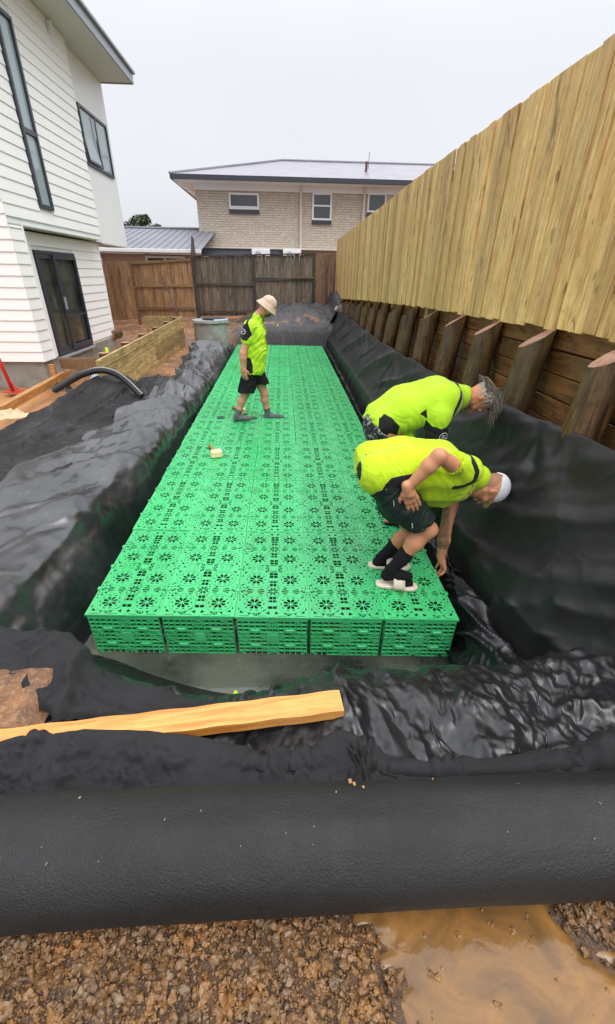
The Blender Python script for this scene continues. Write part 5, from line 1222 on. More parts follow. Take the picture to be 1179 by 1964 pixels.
def skin(name, c, red=.3, beard=None):
    m = Mat(name, c, .5, .35); v = m.coord((1,1,1), rnd=False)
    col = m.mix(m.ramp(m.noise(v, 14, 4), [(.35, 0), (.7, red)]), c, (c[0]*1.05, c[1]*.72, c[2]*.66))
    at = m.attr('tat'); tt = m.noise(v, 34, 3, .6, 2.5); ln = m.ramp(tt, [(.44, 0), (.49, 1), (.53, 1), (.58, .1)])
    col = m.mix(m.math('MULTIPLY', at.outputs['Fac'], m.math('MULTIPLY_ADD', ln, .55, .34)), col, (.045,.055,.05))
    ab = m.attr('beard'); col = m.mix(m.math('MULTIPLY', ab.outputs['Fac'], .85), col, beard or (.05,.035,.028))
    m.color(col); m.b.inputs['Subsurface Weight'].default_value = .06; m.b.inputs['Subsurface Radius'].default_value = (.02,.008,.004)
    m.bump(m.noise(v, 90, 3), .12, .002); return m
def hivis(name, base=(.52,.75,.018)):
    """hi-vis polo: yellow-green knit with black panels where the attribute says so"""
    m = Mat(name, base, .75, .2); v = m.coord((1,1,1), rnd=False)
    c = m.mix(m.ramp(m.noise(v, 5, 4), [(.3, 0), (.7, 1)]), [q*.86 for q in base], base)
    gr = m.attr('grime'); c = m.mix(m.math('MULTIPLY', gr.outputs['Fac'], m.ramp(m.noise(v, 30, 5, .75), [(.52, 0), (.66, .45)])), c, (.10,.12,.04))
    c = m.mix(m.math('GREATER_THAN', m.attr('pipe').outputs['Fac'], 0.0), c, (.40,.60,.03)); 
    c = m.mix(m.math('GREATER_THAN', m.attr('blk').outputs['Fac'], 0.0), c, (.012,.012,.014))
    c = m.mix(m.math('GREATER_THAN', m.attr('gry').outputs['Fac'], 0.0), c, (.30,.32,.33))
    m.color(c); m.bump(m.noise(v, 420, 2), .3, .0012); m.b.inputs['Sheen Weight'].default_value = .1; return m
def cloth_mat(name, c, rough=.8):
    m = Mat(name, c, rough, .25); v = m.coord((1,1,1), rnd=False); m.color(m.mix(m.ramp(m.noise(v, 8, 4), [(.3, 0), (.7, 1)]), [q*.7 for q in c], c)); m.bump(m.noise(v, 350, 2), .3, .0012); return m
M['black_shorts'] = cloth_mat('black_shorts', (.012,.013,.014)); M['green_shorts'] = cloth_mat('dark_green_shorts', (.018,.030,.026), .6)
M['sock_black'] = cloth_mat('black_sock', (.010,.010,.011), .95); M['sock_grey'] = cloth_mat('grey_sock', (.15,.16,.17), .95)
m = Mat('printed_shorts', (.03,.03,.04), .8); v = m.coord((1,1,1), rnd=False)
m.color(m.mix(m.ramp(m.noise(v, 34, 2, .5, 1.0), [(.53, 0), (.57, 1)]), (.016,.016,.024), (.26,.26,.27))); M['print_shorts'] = m
M['skinA'] = skin('skin', srgb(198,142,106)[:3], .3); M['skinB'] = skin('skin_weathered', srgb(196,138,106)[:3], .5, (.16,.15,.14)); M['skinC'] = skin('skin_ruddy', srgb(200,144,120)[:3], .5)
M['hv'] = hivis('hivis_yellow'); M['hv2'] = hivis('hivis_yellow_green', (.46,.74,.028))
m = Mat('mesh_cap', (.8,.8,.82), .7); ca = m.attr('front'); m.color(m.mix(m.math('GREATER_THAN', ca.outputs['Fac'], 0.0), srgb(214,216,224), srgb(196,174,130)))
m.bump(m.n('ShaderNodeTexChecker').outputs[1], .2, .001); M['cap'] = m
M['beige'] = simple('beige_cap_brim', srgb(190,168,120), .7); M['sandal'] = simple('offwhite_sandal', srgb(222,206,186), .55, (90,.1,.001), (20,.12)); M['buckethat'] = simple('beige_bucket_hat', srgb(196,172,152), .85, (300,.3,.001), (6,.12))
M['badge'] = simple('pale_badge', (.45,.48,.50), .5); M['badge_dark'] = simple('dark_badge', (.10,.13,.03), .5)
m = Mat('grey_hair', (.25,.23,.21), .55); v = m.coord((1,1,1), rnd=False)
m.color(m.mix(m.ramp(m.noise(v, 55, 3), [(.3, 0), (.7, 1)]), srgb(92,82,76), srgb(186,174,162))); M['hair'] = m
def surf(P, x, z, r_=.02, side=-1):
    d = (P[:,0]-x)**2+(P[:,2]-z)**2; q = P[d < r_*r_]
    return float(q[:,1].min()) if len(q) else float(P[d.argmin(), 1])
def ring_badge(P, c, r_, par, mat, org, lines=2, th=.0022, shape=None):
    """an outlined emblem sewn on the cloth: each point laid on the surface"""
    g = G(); c = Vector(c); cv = lambda x, z: (x-org[0], surf(P, x, z, .008)-.0015-org[1], z-org[2])
    pts = shape or [(cos(a)*r_, sin(a)*r_) for a in np.linspace(0, 2*pi, 21)]
    g.tube([cv(c.x+a, c.z+b) for a, b in pts], th, 5)
    for i in range(lines):
        zz = (i-(lines-1)/2)*r_*.5; g.tube([cv(c.x-r_*.55, c.z+zz), cv(c.x, c.z+zz+r_*.12), cv(c.x+r_*.55, c.z+zz)], th, 5)
    return g.obj('badge', mat, par)
def wr(sc, amp, a=0, sh=1.6, seed=0):
    def f(P, n):
        u, v = rot2(P[:,0]+seed, P[:,2]+P[:,1]*.6, a); return amp*(crease(u*sc, v*sc*3, .7, sh)-.35)+amp*.4*pn(u*sc*3, v*sc*4+seed)
    return f
zero = lambda P: np.zeros(len(P))
def slide(par, heel, toe, wdt, sole_mat, org, strap=True, name='sandal'):
    h, t_ = Vector(heel), Vector(toe); f = (t_-h); f.z = 0; L = f.length; f.normalize(); s_ = Vector((-f.y, f.x, 0)); g = G(); o = Vector(org)
    prof = [(-.02,.0), (-.015,.55), (.15,.82), (.45,.78), (.75,1.0), (.93,.85), (1.02,.35), (1.03,0)]
    out = [(u, w_) for u, w_ in prof] + [(u, -w_) for u, w_ in prof[::-1][1:-1]]
    vs = [h+f*(u*L)+s_*(w_*wdt/2)-o for u, w_ in out]; n = len(vs); th = .028
    g.add([v+Vector((0,0,.002)) for v in vs]+[v+Vector((0,0,th)) for v in vs], [tuple(range(n-1,-1,-1)), tuple(range(n, 2*n))]+[(i, (i+1) % n, n+(i+1) % n, n+i) for i in range(n)])
    so = g.obj(name, sole_mat, par, bevel=.006)
    if strap:
        g = G(); K = 14; vs = []
        for u, lift in ((.40, .092), (.48, .088), (.57, .082), (.68, .070)):
            for k in range(K+1):
                a = pi*k/K; vs.append(h+f*(u*L)+s_*(cos(a)*wdt*.53)+Vector((0,0,.012+sin(a)**.7*lift))-o)
        fs = [(i*(K+1)+k, i*(K+1)+k+1, (i+1)*(K+1)+k+1, (i+1)*(K+1)+k) for i in range(3) for k in range(K)]
        me = mesh('strap', vs, fs, [sole_mat], True); ob = link('strap', me, so); md = ob.modifiers.new('t', 'SOLIDIFY'); md.thickness = .006; md.offset = 1
        g = G(); q = h+f*(.80*L)+Vector((0,0,.044))-o; g.tube([q-f*.02, q+f*.026], [.034, .022], 10); g.obj('sock_toe', M['sock_black'], so, smooth=True)
        g = G(); q = h+f*(.46*L)+Vector((0,0,.104))-o; g.box(q, (.05,.040,.006), Matrix.Rotation(math.atan2(f.y, f.x), 3, 'Z') @ Matrix.Rotation(.12, 3, 'Y')); g.obj('strap_patch', M['sock_black'], so, bevel=.002)
    return so
# ---- nearest worker: crouching at the edge of the crates
OA = (.86, 2.5, -.355)
A_ = thing('person', 'crouching worker in yellow hi-vis polo, white cap and slides reaching over the crate edge', 'person', OA)
hipR, hipL = (0.602, 2.410, 0.491), (0.662, 2.590, 0.431); kneeR, kneeL = (0.949, 2.390, 0.123), (0.919, 2.620, -0.036); ankR, ankL = (0.738, 2.400, -0.209), (0.723, 2.630, -0.263)
toeR, toeL = (0.890, 2.370, -0.310), (0.901, 2.610, -0.340)
pel, bel, che, nek = (0.620, 2.500, 0.498), (0.808, 2.500, 0.544), (1.023, 2.500, 0.521), (1.206, 2.500, 0.468)
shR, shL = (1.074, 2.330, 0.570), (1.190, 2.660, 0.304); elR, wrR, tipR = (0.865, 2.220, 0.719), (0.719, 2.250, 0.502), (0.831, 2.280, 0.261)
elL, wrL, tipL = (1.165, 2.620, -0.039), (1.164, 2.590, -0.252), (1.204, 2.560, -0.378)
hc = (1.352, 2.500, 0.380)
B = Body((.42, 2.15, -.50), (1.52, 2.86, .78), .0055)
def torso(B, infl=0, k=.05):
    for q in (-1, 1):
        o = lambda p, w_: (p[0], p[1]+q*w_, p[2])
        B.chain([o(pel,.085), o(bel,.07), o(che,.09)], [.115+infl, .105+infl, .115+infl], k)
    B.cone(che, nek, .10+infl, .055+infl*.5, k)
torso(B)
def leg(B, h, kn, an, toe, infl=0, k=.02, foot=True):
    h, kn, an, toe = map(Vector, (h, kn, an, toe)); calf = kn.lerp(an, .32); back = (Vector((-1,0,.2)))
    B.chain([h, h.lerp(kn, .5), kn], [.090+infl, .078+infl, .056+infl], .03); B.cone(kn, kn+Vector((.004,0,0)), .057+infl, .05+infl, .02)
    B.chain([kn, calf+back*.012, kn.lerp(an, .7), an], [.053+infl, .058+infl, .043+infl, .036+infl], .025)
    if foot:
        heel = Vector((an.x-.030, an.y+.006, an.z-.055)); B.cone(an, heel, .036+infl, .032+infl, .02); f = (toe-heel); f.z = 0; f.normalize()
        B.chain([heel, an+f*.055+Vector((0,0,-.042)), Vector((toe.x, toe.y, heel.z+.004))-f*.03], [.030+infl, .034+infl, .024+infl], .02); sd = Vector((-f.y, f.x, 0)); B.chain([an+f*.055+sd*.02+Vector((0,0,-.048)), Vector((toe.x, toe.y, heel.z))-f*.035+sd*.024], [.026+infl, .020+infl], .02)
leg(B, hipR, kneeR, ankR, toeR); leg(B, hipL, kneeL, ankL, toeL)
B.cone(che, shR, .085, .062, .04); B.cone(che, shL, .085, .062, .04)
B.chain([shR, elR], [.056, .041], .02); B.chain([elR, Vector(elR).lerp(Vector(wrR), .3), wrR], [.042, .044, .027], .02)
B.chain([shL, elL], [.055, .042], .02); B.chain([elL, Vector(elL).lerp(Vector(wrL), .3), wrL], [.043, .047, .029], .02)
hand(B, wrR, tipR, (.10, 1, .05), .20, .10, -1, 1.16); hand(B, wrL, tipL, (-1, -.1, .0), .12, .55, 1, 1.0)
B.chain([nek, Vector(nek).lerp(Vector(hc), .7)], [.062, .055], .02)
upA, fwA = (1, -.02, -.12), (-.12, 0, -1)
HP, HF = head(B, hc, fwA, upA)
body = link('body', B.mesh('body', M['skinA'], None, OA, (('tat', lambda P: np.clip(pin(P, [(1.020, 2.500, 0.184), (1.166, 2.500, 0.182), (1.198, 2.500, -0.171), (1.074, 2.500, -0.169)])*60, 0, 1)), ('beard', lambda P: np.clip((P-np.array(HP(.02,0,-.04)))@np.array(Vector(fwA))*18, 0, .8)*(np.linalg.norm(P-np.array(HP(.05,0,-.075)), axis=1) < .075)*.6+.5*(np.linalg.norm(P-np.array(HP(-.07,0,-.02)), axis=1) < .075)))), A_)
# shirt
B = Body((.45, 2.15, .05), (1.40, 2.86, .80), .0055)
pel2 = (0.578, 2.500, 0.541)
for q in (-1, 1):
    o = lambda p, w_: (p[0], p[1]+q*w_, p[2])
    B.chain([o((0.566, 2.500, 0.531),.095), o((0.755, 2.500, 0.559),.085), o((1.013, 2.500, 0.543),.10)], [.138, .132, .130], .05)
    B.chain([o((0.911, 2.500, 0.421),.06), o((1.076, 2.500, 0.420),.06)], [.105, .105], .05)
B.cone((1.021, 2.500, 0.532), (1.254, 2.500, 0.457), .125, .085, .05); B.cone((0.978, 2.500, 0.333), (1.150, 2.500, 0.362), .060, .075, .05)
B.chain([(0.815, 2.470, 0.436), (0.909, 2.480, 0.328), (1.054, 2.500, 0.304)], [.07, .060, .065], .04)
B.cone((1.020, 2.400, 0.539), (1.106, 2.340, 0.576), .085, .085, .05); B.cone((1.106, 2.340, 0.576), (0.994, 2.290, 0.645), .080, .074, .03)
B.cone((1.148, 2.600, 0.333), (1.166, 2.640, 0.147), .085, .062, .04)
_n = Vector(elR)-Vector(shR); cp = Vector((0.978, 2.300, 0.647))
def sleeve_cut(x, y, z):      # end the near sleeve square to the arm, only round the arm itself
    d = (x-cp.x)*_n.normalized().x+(y-cp.y)*_n.normalized().y+(z-cp.z)*_n.normalized().z
    q = _n.normalized(); px_, py_, pz_ = x-cp.x-d*q.x, y-cp.y-d*q.y, z-cp.z-d*q.z; return np.minimum(d, .082-np.sqrt(px_**2+py_**2+pz_**2))
B.cutbox(sleeve_cut)
cl = Vector((1.175, 2.640, 0.073)); B.cut(cl, (-.1,-.05,-1))
hl = Vector((0.505, 2.500, 0.527))
B.cutbox(lambda x, y, z: -((x-(0.548, 2.500, 0.498)[0])*.86+(z-(0.548, 2.500, 0.498)[2])*.35+.035*0+ (-.05)*0 + .105))
# collar opening
nd = (Vector(hc)-Vector(nek)).normalized(); cp2 = Vector((1.283, 2.500, 0.419)); B.cut(cp2, (nd.x, 0, nd.z-.15))
stripe = [(1.018, 2.310, 0.485), (1.075, 2.310, 0.492), (1.121, 2.310, 0.540), (1.124, 2.310, 0.602), (1.096, 2.310, 0.663)]
seam = [(0.962, 2.310, 0.510), (1.001, 2.310, 0.471), (1.075, 2.310, 0.460), (1.128, 2.310, 0.491), (1.150, 2.310, 0.554), (1.130, 2.310, 0.636)]
col1 = [(1.200, 2.310, 0.619), (1.199, 2.310, 0.568), (1.180, 2.310, 0.397), (1.188, 2.310, 0.360)]
side = [(0.586, 2.310, 0.513), (0.622, 2.310, 0.557), (0.752, 2.310, 0.587), (0.765, 2.310, 0.556), (0.748, 2.310, 0.368), (0.588, 2.310, 0.495)]
def blkA(P):
    front = (P[:,1] < 2.5)
    f = np.maximum(.016-pdist(P, stripe), .004-pdist(P, col1)); f = np.maximum(f, .0025-pdist(P, [(1.039, 2.310, 0.391), (1.104, 2.310, 0.413), (1.179, 2.310, 0.401)]))
    return np.where(front, np.maximum(f, pin(P, side)), -.01)
me = B.mesh('shirt', M['hv'], lambda P, n: wr(6, .011, 2.2, 1.5, 3)(P, n)*np.clip((.30-(P[:,2]))*6, .25, 1), OA,
    (('blk', blkA), ('pipe', lambda P: .002-pdist(P, seam)), ('gry', lambda P: zero(P)-1), ('grime', lambda P: np.clip((.85-P[:,0])*3, .1, .7))))
shirt = link('shirt', me, A_); PA = B.P
L_ = [(-.020,-.018), (-.022,.0), (-.012,.006), (-.008,.022), (.004,.028), (.016,.020), (.020,.004), (.014,-.008), (.0,-.014), (-.012,-.016), (-.020,-.018)]
ring_badge(PA, (1.004, 2.310, 0.613), .012, shirt, M['badge_dark'], OA, 2, .0016, L_)
# shorts
B = Body((.38, 2.15, -.10), (1.22, 2.88, .75), .006)
for q, h, kn in ((-1, hipR, kneeR), (1, hipL, kneeL)):
    h, kn = Vector(h), Vector(kn); e = h.lerp(kn, .80)
    B.chain([h+Vector((.012,0,.0)), h.lerp(kn, .45)+Vector((-.008,0,-.012)), h.lerp(kn, .88)+Vector((0,0,-.004))], [.130, .124, .098], .04)
    dn = (kn-h).normalized()
B.cone((0.561, 2.410, 0.538), (0.603, 2.590, 0.458), .124, .124, .05)
dn = (Vector(kneeR)-Vector(hipR)).normalized(); B.cut(Vector(hipR).lerp(Vector(kneeR), .84), (dn.x*.75, 0, dn.z))
B.cutbox(lambda x, y, z: ((x-(0.814, 2.500, 0.497)[0])*.5+(z-(0.814, 2.500, 0.497)[2])*1.0-.04))
me = B.mesh('shorts', M['green_shorts'], wr(6, .009, .9, 1.4, 8), OA); sho = link('shorts', me, A_); PS = B.P
zp = [((0.652, 2.310, 0.406)), ((0.660, 2.310, 0.366))]
G().tube([Vector((p[0], surf(PS, p[0], p[2])-.002, p[2]))-Vector(OA) for p in zp], .0025, 5).obj('zip_pull', M['badge'], sho)
zp = [((0.793, 2.310, 0.236)), ((0.801, 2.310, 0.197))]
G().tube([Vector((p[0], surf(PS, p[0], p[2])-.002, p[2]))-Vector(OA) for p in zp], .0040, 5).obj('reflective_tab', M['badge'], sho)
for h, kn, an, toe in ((hipR, kneeR, ankR, toeR), (hipL, kneeL, ankL, toeL)):
    B = Body((.45, 2.2, -.42), (1.1, 2.85, .15), .006); leg(B, h, kn, an, toe, .006)
    cp_ = Vector(kn).lerp(Vector(an), .52); dn = Vector(kn)-Vector(an); B.cut(cp_, dn)
    link('sock', B.mesh('sock', M['sock_black'], wr(10, .004, .2, 1.2, 1), OA), A_)
    a_, t_ = Vector(an), Vector(toe); f = (t_-a_); f.z = 0; f.normalize(); hz = ctop(a_.y)+.001
    slide(A_, (a_.x-.065*f.x-.03, a_.y-.065*f.y, hz), (t_.x+f.x*.035, t_.y+f.y*.035, hz), .105, M['sandal'], OA)
# cap: white mesh back, beige front panel and brim
def capmesh(B, HPf, fr, s=1.0):
    B.ell(HPf(-.004,0,.034), np.array((.108,.086,.104))*s, fr, .01)
    return B
B = Body((1.15, 2.3, .20), (1.55, 2.72, .60), .005); capmesh(B, HP, HF); u_ = Vector(HF[2]); f_ = Vector(HF[0])
B.cut(HP(0,0,.030), tuple(-(u_*1.0+f_*.10))); B.ell(HP(-.105,0,.045), (.03,.032,.026), HF, .004, sub=True)
cap = link('cap', B.mesh('cap', M['cap'], None, OA, (('front', lambda P: (P-np.array(HP(.068,0,0)))@np.array(f_)),)), A_)
vs = []; K = 16
for th in (0, .005):
    for i in range(5):
        for k in range(K+1):
            a = -1.05+2.1*k/K; r0 = .088+i*.016*cos(a*.9); vs.append(Vector(HP(r0*cos(a)+.012*0, .080*sin(a)*(1+.02*i), .030+th-.004*i-.010*abs(a)**2*i*.3))-Vector(OA))
nK = 5*(K+1); fs = [(i*(K+1)+k, i*(K+1)+k+1, (i+1)*(K+1)+k+1, (i+1)*(K+1)+k) for i in range(4) for k in range(K)]
fs += [tuple(q+nK for q in f[::-1]) for f in fs]+[(4*(K+1)+k, 4*(K+1)+k+1, nK+4*(K+1)+k+1, nK+4*(K+1)+k) for k in range(K)]
link('brim', mesh('brim', vs, fs, [M['beige']], True), cap)
# ---- second worker, bent over behind the first
OB = (.94, 3.3, -.35)
B_ = thing('person', 'bending worker with grey topknot and beard in hi-vis polo and patterned shorts', 'person', OB)
pel, bel, che, nek = (0.744, 3.150, 0.574), (0.916, 3.150, 0.725), (1.175, 3.150, 0.805), (1.338, 3.150, 0.825); hc = (1.448, 3.150, 0.817)
hipR, hipL = (0.732, 3.060, 0.592), (0.775, 3.240, 0.532)
kneeR, kneeL = (.97, 3.16, .10), (.99, 3.34, .10); ankR, ankL = (.94, 3.26, -.265), (.96, 3.44, -.265); toeR, toeL = (1.09, 3.25, -.333), (1.10, 3.42, -.333)
shR, shL = (1.116, 2.970, 0.757), (1.258, 3.330, 0.718); elR, elL = (1.082, 2.950, 0.454), (1.211, 3.350, 0.383); wrR, wrL = (1.13, 2.98, .18), (1.18, 3.30, .15); tipR, tipL = (1.16, 2.99, .08), (1.21, 3.3, .05)
B = Body((.50, 2.75, -.45), (1.80, 3.60, 1.15), .0075)
torso(B); leg(B, hipR, kneeR, ankR, toeR); leg(B, hipL, kneeL, ankL, toeL)
for s_, e_, w_, t_, th in ((shR, elR, wrR, tipR, -1), (shL, elL, wrL, tipL, 1)):
    B.cone(che, s_, .085, .062, .04); B.chain([s_, e_], [.060, .046], .02); B.chain([e_, Vector(e_).lerp(Vector(w_), .3), w_], [.046, .048, .030], .02); hand(B, w_, t_, (1, .1, 0), .15, .3, th, 1.05)
B.chain([nek, Vector(nek).lerp(Vector(hc), .7)], [.066, .060], .02); upB, fwB = (1, 0, -.20), (-.16, -.05, -1); HP, HF = head(B, hc, fwB, upB, 1.02)
for q in np.linspace(-1, 1, 7): B.cone(HP(.070, q*.035, -.085), HP(.085, q*.030, -.118), .014, .010, .012)      # beard
B.cone(HP(.03,-.055,-.05), HP(.07,-.03,-.10), .016, .014, .012); B.cone(HP(.03,.055,-.05), HP(.07,.03,-.10), .016, .014, .012)
bd = np.array(HP(.055, 0, -.088))
link('body', B.mesh('body', M['skinB'], None, OB, (('tat', zero), ('beard', lambda P: np.clip((.070-np.linalg.norm((P-bd)*np.array([1,.8,1]), axis=1))*60, 0, .8)))), B_)
B = Body((.50, 2.75, .30), (1.60, 3.60, 1.15), .0065)
for q in (-1, 1):
    o = lambda p, w_: (p[0], p[1]+q*w_, p[2])
    B.chain([o((0.725, 3.150, 0.640),.10), o((0.898, 3.150, 0.737),.10), o((1.149, 3.150, 0.816),.11)], [.118, .135, .135], .05)
    B.chain([o((0.858, 3.150, 0.541),.08), o((0.919, 3.150, 0.541),.08)], [.075, .065], .05)
B.cone((1.173, 3.150, 0.816), (1.320, 3.150, 0.817), .125, .090, .05); B.cone((0.964, 3.150, 0.665), (1.126, 3.150, 0.665), .085, .09, .05)
for s_, d_ in ((-1, -.17), (1, .17)):
    p1, p2, p3 = ((1.127, 3.030, 0.808), (1.099, 2.950, 0.732), (1.095, 2.940, 0.552)) if s_ < 0 else ((1.216, 3.270, 0.746), (1.248, 3.350, 0.614), (1.251, 3.360, 0.402))
    B.cone(p1, p2, .100, .090, .04); B.cone(p2, p3, .088, .082, .03)
sc_ = (1.098, 2.940, 0.580)
B.cutbox(lambda x, y, z: np.minimum(-((z-sc_[2])+.30*(x-sc_[0])), (x-(1.004, 3.150, 0.665)[0])*1.0-0 + .0*z) if 0 else np.minimum(-((z-sc_[2])-.25*(x-sc_[0])), np.minimum(x-(0.975, 2.950, 0.647)[0], .16-abs(abs(y-3.15)-.2)*1.0)))
hb_ = (0.673, 3.150, 0.591); B.cutbox(lambda x, y, z: -((x-hb_[0])*.72+(z-hb_[2])*.60+.025) if 0 else -((x-hb_[0])+(z-hb_[2])*1.15+.02))
cb_ = (1.352, 3.150, 0.817); B.cut(cb_, (1, 0, -.25))
yk = [(1.258, 2.960, 0.926), (1.224, 2.960, 0.853), (1.188, 2.960, 0.760), (1.156, 2.960, 0.664)]
slv = [(0.989, 2.960, 0.721), (1.034, 2.960, 0.679), (1.106, 2.960, 0.664), (1.153, 2.960, 0.698), (1.183, 2.960, 0.620), (1.153, 2.960, 0.524), (1.013, 2.960, 0.565)]
sp_ = [(0.666, 2.960, 0.621), (0.669, 2.960, 0.706), (0.707, 2.960, 0.740), (0.754, 2.960, 0.721), (0.814, 2.960, 0.667), (0.814, 2.960, 0.533), (0.737, 2.960, 0.525)]
tri = [(0.938, 2.960, 0.759), (0.986, 2.960, 0.793), (1.001, 2.960, 0.721), (0.971, 2.960, 0.744)]
def blkB(P):
    f = np.maximum(.014-pdist(P, yk), pin(P, slv)); f = np.maximum(f, np.maximum(pin(P, sp_), pin(P, tri))); f = np.maximum(f, .004-pdist(P, [(1.261, 2.960, 0.986), (1.265, 2.960, 0.871), (1.251, 2.960, 0.748)]))
    return np.where(P[:,1] < 3.15, f, -.01)
seamB = [(0.691, 2.960, 0.751), (0.753, 2.960, 0.804), (0.836, 2.960, 0.826), (0.931, 2.960, 0.811), (0.979, 2.960, 0.789)]; seamB2 = [(0.963, 2.960, 0.924), (0.979, 2.960, 0.815), (0.993, 2.960, 0.721)]
me = B.mesh('shirt', M['hv2'], lambda P, n: wr(6, .011, 2.4, 1.4, 5)(P, n)*np.clip(((np.array((0.990, 3.150, 0.765))[2]+.02-P[:,2]))*8, .2, 1), OB,
    (('blk', blkB), ('pipe', lambda P: .0022-np.minimum(pdist(P, seamB), pdist(P, seamB2))), ('gry', lambda P: .004-pdist(P, [(1.254, 2.960, 0.889), (1.227, 2.960, 0.797), (1.195, 2.960, 0.702)])), ('grime', lambda P: np.clip((P[:,0]-1.25)*6, 0, .5))))
sh = link('shirt', me, B_); ring_badge(B.P, (1.123, 2.960, 0.605), .030, sh, M['badge'], OB, 2, .003)
B = Body((.50, 2.80, -.0), (1.25, 3.50, .85), .008)
for h, kn in ((hipR, kneeR), (hipL, kneeL)):
    h, kn = Vector(h), Vector(kn); B.chain([h+Vector((-.01,0,.0)), h.lerp(kn, .8)], [.135, .115], .04)
B.cone((0.699, 3.060, 0.644), (0.740, 3.240, 0.588), .120, .120, .05); B.cut((0,0,.16), (0,0,-1)); B.cutbox(lambda x, y, z: (x-hb_[0])+(z-hb_[2])*1.15-.05)
link('shorts', B.mesh('shorts', M['print_shorts'], wr(6, .012, 1.2, 1.4, 2), OB), B_)
for an, toe in ((ankR, toeR), (ankL, toeL)):
    a_, t_ = Vector(an), Vector(toe); f = (t_-a_); f.z = 0; f.normalize(); slide(B_, (a_.x-.06, a_.y, ctop(a_.y)+.001), (t_.x+.03, t_.y, ctop(a_.y)+.001), .10, M['sock_black'], OB)
# hair: cap of strands swept to a topknot, loose ends falling forward
HR = thing('x', 'x', 'x') if 0 else None
B = Body((1.15, 2.95, .55), (1.90, 3.36, 1.15), .006); B.ell(HP(-.016,0,.040), (.106,.088,.102), HF, .01); B.cut(HP(.050,0,.018), Vector(HF[0])*.85-Vector(HF[2])*.55)
B.ell(HP(.010,0,.150), (.040,.036,.038), HF, .02); hm = B.mesh('hair', M['hair'], lambda P, n: .006*crease(P[:,0]*9, (P[:,2]*1.0+P[:,1])*42, .3, 1.2), OB)
hair = link('hair', hm, B_)
vs = []; fs = []; rh = random.Random(3)
def strand(p, q, sag, w_):
    p, q = Vector(p), Vector(q); k0 = len(vs); K = 7; s1 = Vector((rh.uniform(-1,1), rh.uniform(-1,1), rh.uniform(-.3,.3))).normalized()
    for k in range(K+1):
        t = k/K; c = p.lerp(q, t)+Vector((0,0,-sag*t*t))+s1*.008*math.sin(t*7+k0); ww = w_*(1-.7*t); vs.extend([c+s1*ww-Vector(OB), c-s1*ww-Vector(OB), c+Vector((0,0,ww))-Vector(OB)])
    for k in range(K):
        for a, b in ((0,1), (1,2), (2,0)): fs.append((k0+3*k+a, k0+3*k+b, k0+3*k+3+b, k0+3*k+3+a))
for i in range(230):
    b = rh.uniform(-1, 1); a = rh.uniform(-.6, 1.0); s0 = HP(-.06+.10*a*.6, b*.06, .110+rh.uniform(-.02,.035)); d = rh.random()
    e0 = Vector(HP(.02+.14*d+rh.uniform(-.03,.03), b*.07+rh.uniform(-.03,.03), .155+rh.uniform(-.04,.05)-.02*d)); strand(s0, e0, .02+.03*d, .0032)
for i in range(180):    # swept side hair, nape towards the knot
    b = rh.choice([-1, 1])*rh.uniform(.35, 1); a = rh.uniform(-1, .75); s0 = Vector(HP(-.085+.07*a, b*.078, .0+.02*a)); e0 = Vector(HP(.0+.04*a, b*.040, .135)); mid = Vector(HP(-.03+.07*a, b*.098, .075))
    k0 = len(vs); K = 7; w_ = .0026
    for k in range(K+1):
        t = k/K; c = s0*(1-t)**2+mid*2*t*(1-t)+e0*t*t; vs.extend([c+Vector((0,-w_,w_))-Vector(OB), c+Vector((0,-w_,-w_))-Vector(OB), c+Vector((0,w_,0))-Vector(OB)])
    for k in range(K):
        for a2, b2 in ((0,1), (1,2), (2,0)): fs.append((k0+3*k+a2, k0+3*k+b2, k0+3*k+3+b2, k0+3*k+3+a2))
link('hair_strands', mesh('hair_strands', vs, fs, [M['hair']], True), hair, kind='stuff')
# ---- third worker, walking along the crates
OC = (-.42, 6.34, -.32)
C_ = thing('person', 'walking worker in beige bucket hat, hi-vis polo, black shorts and grey socks', 'person', OC)
pel, bel, che, nek = (-0.452, 6.340, 0.435), (-0.435, 6.340, 0.647), (-0.423, 6.340, 0.898), (-0.351, 6.340, 1.108); hc = (-0.235, 6.340, 1.218)
hipR, hipL = (-0.477, 6.250, 0.402), (-0.430, 6.430, 0.368); kneeR, kneeL = (-0.583, 6.250, 0.073), (-0.313, 6.430, 0.045); ankR, ankL = (-0.714, 6.240, -0.224), (-0.276, 6.440, -0.258)
toeR, toeL = (-0.511, 6.240, -0.319), (-0.022, 6.440, -0.347); shR, shL = (-0.462, 6.150, 0.989), (-0.424, 6.530, 0.972)
elR, wrR, tipR = (-0.565, 6.080, 0.665), (-0.576, 6.080, 0.475), (-0.556, 6.080, 0.322); elL, wrL, tipL = (-0.435, 6.560, 0.607), (-0.380, 6.520, 0.418), (-0.362, 6.510, 0.278)
B = Body((-1.0, 6.0, -.42), (.15, 6.68, 1.48), .0085)
for q in (-1, 1):
    o = lambda p, w_: (p[0], p[1]+q*w_, p[2]); B.chain([o(pel,.085), o(bel,.07), o(che,.10)], [.115, .108, .115], .05)
B.cone(che, nek, .10, .06, .05)
leg(B, hipR, kneeR, ankR, toeR); leg(B, hipL, kneeL, ankL, toeL)
for s_, e_, w_, t_, th in ((shR, elR, wrR, tipR, -1), (shL, elL, wrL, tipL, 1)):
    B.cone(che, s_, .08, .060, .04); B.chain([s_, e_], [.056, .045], .02); B.chain([e_, Vector(e_).lerp(Vector(w_), .3), w_], [.046, .048, .031], .02); hand(B, w_, t_, (.2, th*-1, 0), .1, .28, -th, 1.05)
B.chain([nek, Vector(nek).lerp(Vector(hc), .7)], [.068, .062], .02); HP, HF = head(B, hc, (.80, -.12, -.58), (.6, 0, .8), 1.0)
bd = np.array(HP(.06, 0, -.085))
